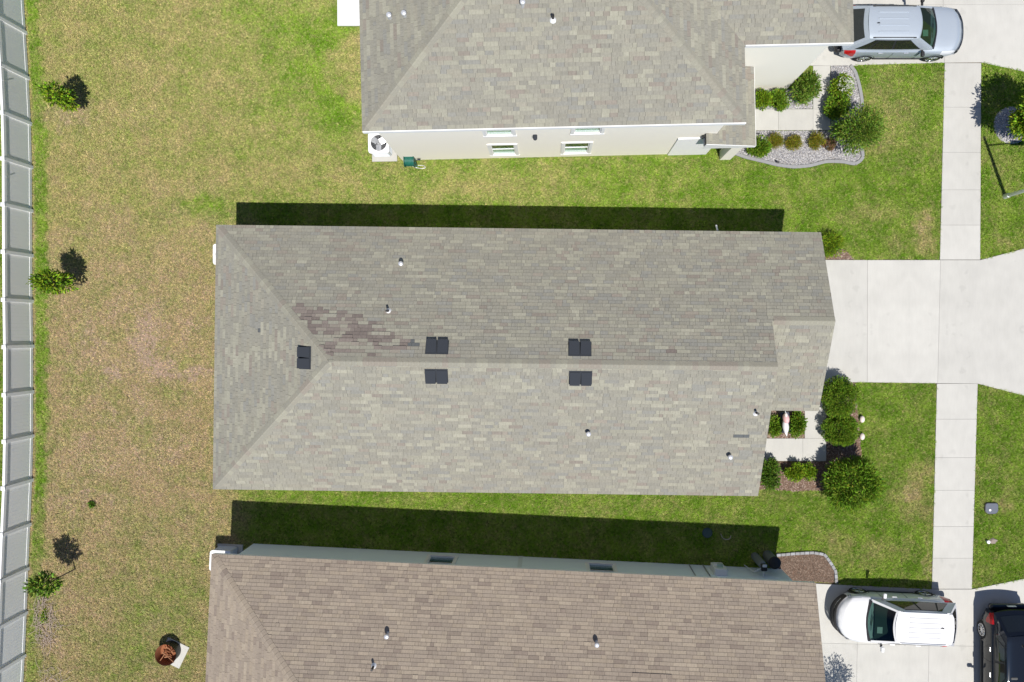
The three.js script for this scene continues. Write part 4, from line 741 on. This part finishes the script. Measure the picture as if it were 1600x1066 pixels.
{ // block edging of the lower mulch bed
  const t = thing('block_edging', 'grey concrete block edging around the lower mulch bed', 'edging');
  const line = [[1212, 867], [1240, 864.5], [1268, 863], [1287, 866], [1297, 879], [1304.5, 892], [1306, 911]].map(([a, b]) => V(gx(a), 0, gz(b))), cv = new THREE.CatmullRomCurve3(line, false, 'catmullrom', 0.2), n = 17, r = rng(97), g = box(0.19, 0.12, 0.11, 0, 0.05, 0, 0.014);
  for (let i = 0; i < n; i++) { const u = (i + 0.5) / n, p = cv.getPointAt(u), d = cv.getTangentAt(u), m = part('block', g, i % 3 ? M.edging : blockPale, t); m.position.copy(p); m.rotation.y = -Math.atan2(d.z, d.x) + (r() - 0.5) * 0.12; m.scale.x = 0.9; }
  // poured kerb of the gravel garden
  const k = thing('garden_kerb', 'curving grey concrete kerb around the upper gravel garden', 'edging');
  const o = BEDS.gravelFront.slice(0, 17).map(([a, b]) => V(gx(a), 0.045, gz(b))), c2 = new THREE.CatmullRomCurve3(o, false, 'catmullrom', 0.4), nn = 44, len = c2.getLength();
  for (let i = 0; i < nn; i++) { const u = (i + 0.5) / nn, p = c2.getPointAt(u), d = c2.getTangentAt(u), m = part('kerb_block', kerbG(len / nn), M.edging, k); m.position.copy(p); m.rotation.y = -Math.atan2(d.z, d.x); }
}
function kerbG(l) { return kerbG.g ??= box(l + 0.01, 0.1, 0.13, 0, 0, 0, 0.02); }

// ---------------------------------------------------------------- cars
const tyreMat = std(lin(0.012, 0.012, 0.013), 0.85), glassDark = new THREE.MeshPhysicalMaterial({ color: lin(0.012, 0.014, 0.014), roughness: 0.04, metalness: 0, clearcoat: 1, clearcoatRoughness: 0.02 });
const windGlass = new THREE.MeshPhysicalMaterial({ color: lin(0.28, 0.40, 0.37), roughness: 0.02, transmission: 1, thickness: 0 });
const trimMat = std(lin(0.018, 0.018, 0.02), 0.6), trimDbl = std(lin(0.015, 0.015, 0.017), 0.6, { side: THREE.DoubleSide }), chrome = std(lin(0.7, 0.7, 0.72), 0.25, { metalness: 0.9 }), lampClear2 = std(lin(0.6, 0.62, 0.65), 0.15, { side: THREE.DoubleSide }), lampRed2 = std(lin(0.42, 0.012, 0.012), 0.2, { side: THREE.DoubleSide });
function car(cfg) {
  const { L, W, H, wb, paint } = cfg, t = thing(cfg.name, cfg.label, 'car', cfg.pos, cfg.turn, 'cars parked on the driveways');
  const hw = W / 2, belt = cfg.belt ?? 1.06, hood = cfg.hood ?? 0.98;
  // lower body
  const N = 40, secs = [];
  const endR = u => 1 - 0.10 * Math.pow(clamp((u - 0.80) / 0.2), 2.2) - 0.05 * Math.pow(clamp((0.12 - u) / 0.12), 2.4);
  const bow = (u, f) => -(cfg.bow ?? 0.34) * Math.pow(f, 2.6) * smooth(0.72, 1, u) + 0.20 * Math.pow(f, 3) * smooth(0.2, 0, u);
  for (let i = 0; i <= N; i++) {
    const u = i / N, x = -L / 2 + L * u + (0);
    const w = hw * endR(u);
    let top = u < 0.60 ? belt : lerp(belt, hood, smooth(0.60, 0.70, u)); top -= 0.07 * smooth(0.72, 0.95, u) + 0.22 * Math.pow(smooth(0.93, 1.0, u), 2) + 0.12 * smooth(0.05, 0, u);
    const bot = 0.24 + 0.14 * smooth(0.9, 1, u) + 0.16 * smooth(0.08, 0, u);
    const crown = u > 0.66 ? 0.055 : 0.02, prof = [[0.9, bot], [0.965, bot + 0.07], [0.995, bot + 0.24], [1.0, bot + 0.4], [0.985, top - 0.16], [0.95, top - 0.07], [0.89, top - 0.015], [0.7, top + crown * 0.55], [0.4, top + crown * 0.9], [0, top + crown]];
    secs.push([...prof.map(([z, y]) => V(x + bow(u, z), y, -z * w)), ...prof.slice(0, -1).reverse().map(([z, y]) => V(x + bow(u, z), y, z * w))]);
  }
  const pos = [], idx = [], K = secs[0].length; secs.forEach(s => s.forEach(v => pos.push(v.x, v.y, v.z)));
  for (let i = 0; i < N; i++) for (let k = 0; k + 1 < K; k++) { const a = i * K + k, b = a + K; idx.push(a, a + 1, b, b, a + 1, b + 1); }
  for (const [i, f] of [[0, 1], [N, -1]]) { const c = pos.length / 3, m = secs[i].reduce((s, v) => s.add(v), V(0, 0, 0)).divideScalar(K); pos.push(m.x + (f > 0 ? -0.05 : 0.06), m.y, m.z); for (let k = 0; k < K; k++) { const a = i * K + k, b = i * K + (k + 1) % K; f > 0 ? idx.push(a, c, b) : idx.push(a, b, c); } }
  const bg = new THREE.BufferGeometry(); bg.setAttribute('position', new THREE.Float32BufferAttribute(pos, 3)); bg.setIndex(idx); bg.computeVertexNormals();
  const body = part('body', bg, paint, t);
  // a panel that follows the skin of the body: stations i0..i1, profile points k0..k1 of one side, lifted by off
  const skin = (s, i0, i1, k0, k1, off) => { const so = new Soup(), at = (i, k) => { const a = secs[i][s < 0 ? k : K - 1 - k].clone(); const c = V(a.x, 0.55, 0); return a.add(a.clone().sub(c).multiply(V(0, 1, 1)).normalize().multiplyScalar(off)).add(V((i > N / 2 ? 1 : -1) * off * 0.6, 0, 0)); }; for (let i = i0; i < i1; i++) for (let k = k0; k < k1; k++) so.quad(at(i, k), at(i + 1, k), at(i + 1, k + 1), at(i, k + 1)); return so.geo(); };
  // greenhouse surfaces: side 0 front, 1 right, 2 rear, 3 left
  const xf = cfg.xf ?? L * 0.225, xr = -L / 2 + (cfg.tail ?? 0.10), rf = cfg.rf ?? xf - 0.78, rr = xr + (cfg.rear ?? 0.34), wB = hw * 0.9, wT = hw * 0.66, yB = belt - 0.03;
  const corner = (k, w) => { const f = k === 0 || k === 1, sd = k === 0 || k === 3 ? -1 : 1; return V(lerp(f ? xf : xr, f ? rf : rr, w), lerp(yB, H - 0.05, w), sd * lerp(wB, wT, w)); };
  const bulge = [0.17, 0.03, 0.09, 0.03], dirs = [V(1, 0, 0), V(0, 0, 1), V(-1, 0, 0), V(0, 0, -1)], ends = [[0, 1], [1, 2], [2, 3], [3, 0]];
  const surf = (s, f, w, off = 0) => { const p = corner(ends[s][0], w).lerp(corner(ends[s][1], w), f); p.addScaledVector(dirs[s], bulge[s] * Math.sin(Math.PI * f) * (s % 2 ? Math.sin(Math.PI * (0.25 + 0.6 * w)) : 1 - 0.35 * w) + off * 0.8); p.y += off * 0.6; return p; };
  const patch = (s, f0, f1, w0, w1, off, nf = 10, nw = 6, slant = [0, 0]) => { const so = [], P = (i, j) => { const w = lerp(w0, w1, j / nw), sl = lerp(slant[0], slant[1], i / nf) * (j / nw); return surf(s, lerp(f0, f1, i / nf) + sl, w, off); }; const pp = [], id = []; for (let j = 0; j <= nw; j++) for (let i = 0; i <= nf; i++) { const v = P(i, j); pp.push(v.x, v.y, v.z); } for (let j = 0; j < nw; j++) for (let i = 0; i < nf; i++) { const a = j * (nf + 1) + i, b = a + nf + 1; id.push(a, b, a + 1, a + 1, b, b + 1); } const g = new THREE.BufferGeometry(); g.setAttribute('position', new THREE.Float32BufferAttribute(pp, 3)); g.setIndex(id); g.computeVertexNormals(); return g; };
  const dbl = paint.clone(); dbl.side = THREE.DoubleSide;
  part('pillars', [patch(0, 0, 0.055, 0, 1, 0, 2, 6), patch(0, 0.945, 1, 0, 1, 0, 2, 6), patch(0, 0.055, 0.945, 0.93, 1, 0, 10, 1), patch(1, 0, 1, 0, 1, 0), patch(3, 0, 1, 0, 1, 0), patch(2, 0, 1, 0, 1, 0)].map(g => g.toNonIndexed()), dbl, t);
  part('windshield', patch(0, 0.055, 0.945, 0.03, 0.93, 0.004, 12, 6), windGlass, t);
  part('cowl', patch(0, 0.03, 0.97, -0.06, 0.05, 0.012, 12, 2), trimMat, t);
  part('rear_window', patch(2, 0.08, 0.92, 0.2, 0.84, 0.012, 10, 5), glassDark, t);
  for (const s of [1, 3]) { const m = s === 1; part('window_surround', m ? patch(s, 0.12, 0.905, 0.12, 0.90, 0.006, 10, 5, [0.055, -0.07]) : patch(s, 0.095, 0.88, 0.12, 0.90, 0.006, 10, 5, [0.07, -0.055]), trimDbl, t); const a = (f0, f1, sl) => m ? patch(s, f0, f1, 0.16, 0.86, 0.012, 8, 5, sl) : patch(s, 1 - f1, 1 - f0, 0.16, 0.86, 0.012, 8, 5, [-sl[1], -sl[0]]);
    part('side_window', a(0.13, 0.44, [0.05, 0]), glassDark, t); part('side_window', a(0.47, 0.74, [0, 0]), glassDark, t); if (cfg.quarter !== false) part('side_window', a(0.765, 0.90, [0, -0.07]), glassDark, t); }
  // roof panel
  { const nx = 16, nz = 12, pp = [], id = []; for (let j = 0; j <= nz; j++) for (let i = 0; i <= nx; i++) { const fx = i / nx, fz = j / nz; const a = surf(3, 1 - fx, 1).lerp(surf(1, fx, 1), fz); const fr = surf(0, fz, 1), re = surf(2, 1 - fz, 1); a.x = lerp(fr.x, re.x, fx); a.y = H - 0.05 + 0.05 * Math.pow(Math.sin(Math.PI * fz), 0.5) * (0.85 + 0.15 * Math.sin(Math.PI * fx)) - (i === 0 || i === nx ? 0.012 : 0); pp.push(a.x, a.y, a.z); } for (let j = 0; j < nz; j++) for (let i = 0; i < nx; i++) { const a = j * (nx + 1) + i, b = a + nx + 1; id.push(a, b, a + 1, a + 1, b, b + 1); } const g = new THREE.BufferGeometry(); g.setAttribute('position', new THREE.Float32BufferAttribute(pp, 3)); g.setIndex(id); g.computeVertexNormals(); const roof = part('roof', g, dbl, t);
    const rl = rf - rr; if (cfg.ribs) for (let i = 0; i < cfg.ribs; i++) { const z = lerp(-0.6, 0.6, i / (cfg.ribs - 1)) * wT, yy = H - 0.052 + 0.05 * Math.pow(Math.sin(Math.PI * (0.5 + z / wT / 2)), 0.5); part('roof_rib', box(rl * 0.62, 0.034, 0.055, (rf + rr) / 2 - 0.03, yy + 0.001, z, 0.01), paint, roof); }
    if (cfg.rails) for (const s of [-1, 1]) part('roof_rail', [bar(V(rf - 0.12, H - 0.01, s * wT * 0.96), V(rr + 0.15, H - 0.01, s * wT * 0.96), 0.018), box(0.1, 0.05, 0.03, rf - 0.14, H - 0.035, s * wT * 0.96), box(0.1, 0.05, 0.03, rr + 0.17, H - 0.035, s * wT * 0.96)], cfg.rails, roof);
    part('antenna', new THREE.ConeGeometry(0.035, 0.09, 8).scale(2.2, 1, 0.6).translate(rr + 0.3, H + 0.035, 0.05), trimMat, roof); }
  if (cfg.spoiler) { const sp = new THREE.ExtrudeGeometry(new THREE.Shape([[0.05, -wT * 0.93], [0.05, wT * 0.93], [-0.03, wT * 0.93], [-0.1, wT * 0.7], [-0.13, 0], [-0.1, -wT * 0.7], [-0.03, -wT * 0.93]].map(a => new THREE.Vector2(...a))), { depth: 0.02, bevelEnabled: true, bevelSize: 0.012, bevelThickness: 0.012, bevelSegments: 2 }); sp.rotateX(-Math.PI / 2); sp.translate(rr - 0.02, H - 0.055, 0); part('spoiler', sp, paint, t); }
  // cabin
  part('dashboard', [box(0.62, 0.03, wB * 1.84, xf - 0.42, yB + 0.05, 0, 0.012), box(0.5, 0.04, wB * 1.5, xf - 0.34, yB + 0.07, 0, 0.015)], std(lin(0.055, 0.075, 0.07), 0.8), t);
  part('cabin_floor', box(xf - xr - 0.9, 0.02, wB * 1.8, (xf + xr) / 2 - 0.28, yB + 0.045, 0), M.blackPlastic, t);
  for (const z of [-0.36, 0.36]) part('front_seat', [box(0.14, 0.42, 0.46, rf - 0.28, yB + 0.2, z, 0.05), box(0.1, 0.14, 0.26, rf - 0.3, yB + 0.46, z, 0.04)], std(lin(0.09, 0.09, 0.085), 0.9), t);
  part('steering_wheel', new THREE.TorusGeometry(0.17, 0.016, 8, 24).rotateY(Math.PI / 2).rotateZ(0.45).translate(xf - 0.78, yB + 0.14, -0.36), trimMat, t);
  if (cfg.paper) part('paper', box(0.2, 0.004, 0.24, xf - 0.3, yB + 0.1, cfg.paper[1]), std(lin(...cfg.paper[0]), 0.8), t);
  // wheels
  for (const sx of [-1, 1]) for (const sz of [-1, 1]) {
    const w = new THREE.Group(); w.name = 'wheel'; t.add(w); w.position.set(sx * wb / 2 + (cfg.wx ?? 0), 0.345, sz * (hw - 0.105)); if (sz < 0) w.rotation.y = Math.PI;
    part('tyre', new THREE.LatheGeometry([[0.22, -0.11], [0.31, -0.115], [0.34, -0.09], [0.345, 0], [0.34, 0.09], [0.31, 0.115], [0.22, 0.112], [0.21, 0.09]].map(a => new THREE.Vector2(...a)), 32).rotateX(Math.PI / 2), tyreMat, w);
    const rim = [new THREE.TorusGeometry(0.222, 0.014, 8, 32).translate(0, 0, 0.105), new THREE.CylinderGeometry(0.05, 0.06, 0.05, 14).rotateX(Math.PI / 2).translate(0, 0, 0.09)]; const ns = cfg.spokes ?? 5; for (let i = 0; i < ns; i++) { const b = box(0.19, ns > 6 ? 0.035 : 0.06, 0.025, 0.125, 0, 0.095, 0.008); b.rotateZ(i / ns * 6.283 + 0.3); rim.push(b); }
    part('rim', rim, chrome, w); part('brake', new THREE.CylinderGeometry(0.2, 0.2, 0.01, 24).rotateX(Math.PI / 2).translate(0, 0, 0.03), trimMat, w);
    part('wheel_arch', new THREE.TorusGeometry(0.385, 0.035, 8, 24, Math.PI).scale(1, 1, 0.9).translate(sx * wb / 2 + (cfg.wx ?? 0), 0.35, sz * (hw - 0.03)), cfg.arch ?? trimMat, t);
  }
  // trim
  { const nose = (k0, k1, off) => { const so = new Soup(), P = k => [secs[N][k], secs[N][K - 1 - k]]; const rows = []; for (let k = k0; k <= k1; k++) { const [a, b] = P(k), row = []; for (let i = 0; i <= 12; i++) { const f = i / 12, p = a.clone().lerp(b, f); p.x += (cfg.bow ?? 0.34) * (1 - Math.pow(Math.abs(2 * f - 1), 2.6)) * 0.98 + off; row.push(p); } rows.push(row); } for (let r = 0; r + 1 < rows.length; r++) for (let i = 0; i < 12; i++) so.quad(rows[r][i], rows[r][i + 1], rows[r + 1][i + 1], rows[r + 1][i]); return so.geo(); };
    part('front_bumper', nose(0, 2, 0.012), cfg.nose ?? trimDbl, t); part('front_panel', nose(2, 5, 0.010), dbl, t); part('grille', nose(3, 4, 0.022), trimDbl, t); }
  part('rear_bumper', box(0.24, 0.28, W * 0.78, -L / 2 + 0.06, 0.48, 0, 0.11), cfg.bumper ?? trimMat, t); part('number_plate', box(0.015, 0.12, 0.32, -L / 2 - 0.045, 0.76, 0), M.white, t);
  for (const s of [-1, 1]) {
    part('headlight', skin(s, N - 7, N - 1, 4, 6, 0.008), lampClear2, t);
    part('tail_light', skin(s, 0, 4, 3, 6, 0.008), lampRed2, t);
    const mr = part('mirror', box(0.13, 0.14, 0.2, xf - 0.42, yB + 0.12, s * (hw + 0.10), 0.045), cfg.mirror ?? paint, t); part('bracket', box(0.08, 0.04, 0.12, xf - 0.40, yB + 0.04, s * (hw - 0.02)), trimMat, mr);
    for (const x of [0.12, -0.85]) part('door_handle', box(0.19, 0.035, 0.04, x, belt - 0.14, s * (hw * 0.99), 0.012), cfg.handle ?? chrome, t);
    part('sill_trim', box(wb - 0.75, 0.1, 0.05, cfg.wx ?? 0, 0.28, s * (hw * 0.965), 0.02), trimMat, t);
    part('door_gap', [0.62, -0.36].map(x => box(0.008, 0.62, 0.012, x, 0.62, s * (hw * 0.996))), trimMat, t);
    part('wiper', bar(V(xf + 0.02, yB + 0.06, s * 0.1 - 0.25), V(xf - 0.03, yB + 0.09, s * 0.1 + 0.3), 0.008), trimMat, t);
  }
  return t;
}
const paint = (c, o = {}) => new THREE.MeshPhysicalMaterial({ color: lin(...c), roughness: 0.55, metalness: 0.0, specularIntensity: 0.4, clearcoat: 1, clearcoatRoughness: 0.03, ...o });
car({ name: 'parked_car', label: 'silver blue compact SUV with ribbed roof on the upper driveway', L: 4.72, W: 1.84, H: 1.66, wb: 2.64, wx: 0.05, paint: paint([0.40, 0.45, 0.51], { metalness: 0.3 }), pos: [13.33, 0.047, -11.36], turn: 0.0, ribs: 4, rails: trimMat, mirror: trimMat, paper: [[0.4, 0.62, 0.5], 0.22], spokes: 5, rear: 0.78, tail: 0.06, bow: 0.26 });
car({ name: 'parked_car', label: 'white compact SUV facing the garage on the lower driveway', L: 4.5, W: 1.82, H: 1.62, wb: 2.55, paint: paint([0.72, 0.72, 0.73]), pos: [13.1, 0.047, 11.03], turn: Math.PI - 0.045, ribs: 5, rails: M.galv, spoiler: true, bow: 0.42, rear: 0.46, tail: 0.1, paper: [[0.7, 0.7, 0.66], -0.3], spokes: 5, arch: trimMat, bumper: paint([0.75, 0.75, 0.76]), handle: M.white });
car({ name: 'parked_car', label: 'black car cut off by the lower right corner', L: 4.75, W: 1.84, H: 1.55, wb: 2.75, paint: paint([0.006, 0.008, 0.013], { roughness: 0.7, specularIntensity: 0.1 }), pos: [17.55, 0.047, 12.95], turn: -Math.PI / 2, spokes: 10, bumper: paint([0.006, 0.008, 0.013]), arch: paint([0.006, 0.008, 0.013]), rear: 0.75, quarter: true });

// ---------------------------------------------------------------- grass blades over the lawn map
{
  const blade = (() => { const s = new Soup(), r = rng(7); for (let i = 0; i < 7; i++) { const a = i / 7 * 6.283 + r(), d = V(Math.cos(a), 0, Math.sin(a)), sd = V(-d.z, 0, d.x), b = d.clone().multiplyScalar(0.012 * r()), tip = d.clone().multiplyScalar(0.028 + 0.035 * r()).add(V(0, 0.035 + 0.03 * r(), 0)); s.tri(b.clone().addScaledVector(sd, 0.008), b.clone().addScaledVector(sd, -0.008), tip); } return s.geo(); })();
  const houses = [[main.h, -11.4, 9.1, -4.2, 4.2], [low.h, -11.4, 9.1, -4.2, 4.2]].map(([h, a, b, c, d]) => ({ inv: new THREE.Matrix4().compose(h.position, h.quaternion, h.scale).invert(), a, b, c, d }));
  const r = rng(77), n = 640000, mats = new Float32Array(n * 16), cols = new Float32Array(n * 3), m = new THREE.Matrix4(), qn = new THREE.Quaternion(), up = V(0, 1, 0), p = V(0, 0, 0);
  let k = 0;
  const im = sh(new THREE.InstancedMesh(blade, new THREE.MeshPhysicalMaterial({ color: 0xffffff, roughness: 0.9, specularIntensity: 0.2, side: THREE.DoubleSide }), n)), c = new THREE.Color();
  const x0 = -12, x1 = 1640, y0 = -14, y1 = 1090; let guard = 0;
  while (k < n && guard++ < n * 3) {
    const x = lerp(x0, x1, r()), y = lerp(y0, y1, r());
    let up0 = 0; if (x > 1000) { if (onHard(x + (r() - 0.5) * 3.4, y + (r() - 0.5) * 3.4)) continue; if ((onHard(x - 4, y) && onHard(x + 4, y)) || (onHard(x, y - 4) && onHard(x, y + 4))) continue; if (onHard(x, y)) up0 = 0.03; } if (x > 520 && x < 600 && y < 44) continue;
    const wx = gx(x), wz = gz(y);
    if (wx > -5.7 && wx < 9.2 && wz < -6.7 && (wx < 5.9 || wz < -9.4)) continue;
    if (houses.some(h => { p.set(wx, 0, wz).applyMatrix4(h.inv); return p.x > h.a && p.x < h.b && p.z > h.c && p.z < h.d; })) continue;
    const [col, d, b] = lawnColor(x, y); if (r() < b * 0.75) continue;
    const s = (0.75 + 0.6 * r()) * lerp(1.1, 0.85, d);
    qn.setFromAxisAngle(up, r() * 6.283); m.compose(p.set(wx, up0, wz), qn, V(s * 0.92, s * (0.65 + 0.5 * r()), s * 0.92)); im.setMatrixAt(k, m);
    const t = r(), kk = 0.86 + 1.1 * Math.pow(r(), 1.5); let cc = col; if (t < 0.12 + 0.25 * d) cc = [0, 1, 2].map(i => lerp(col[i], STRAW[i] * 1.25, 0.6)); else if (t > 0.86) cc = [0, 1, 2].map(i => lerp(col[i], GREEN[i] * 0.8, 0.5));
    im.setColorAt(k, c.setRGB(cc[0] * kk, cc[1] * kk, cc[2] * kk)); k++;
  }
  im.count = k; im.name = 'grass'; im.userData = { kind: 'stuff', label: 'mown lawn grass, green at the front and dry behind', category: 'grass' }; scene.add(im);
}
renderer.render(scene, camera);
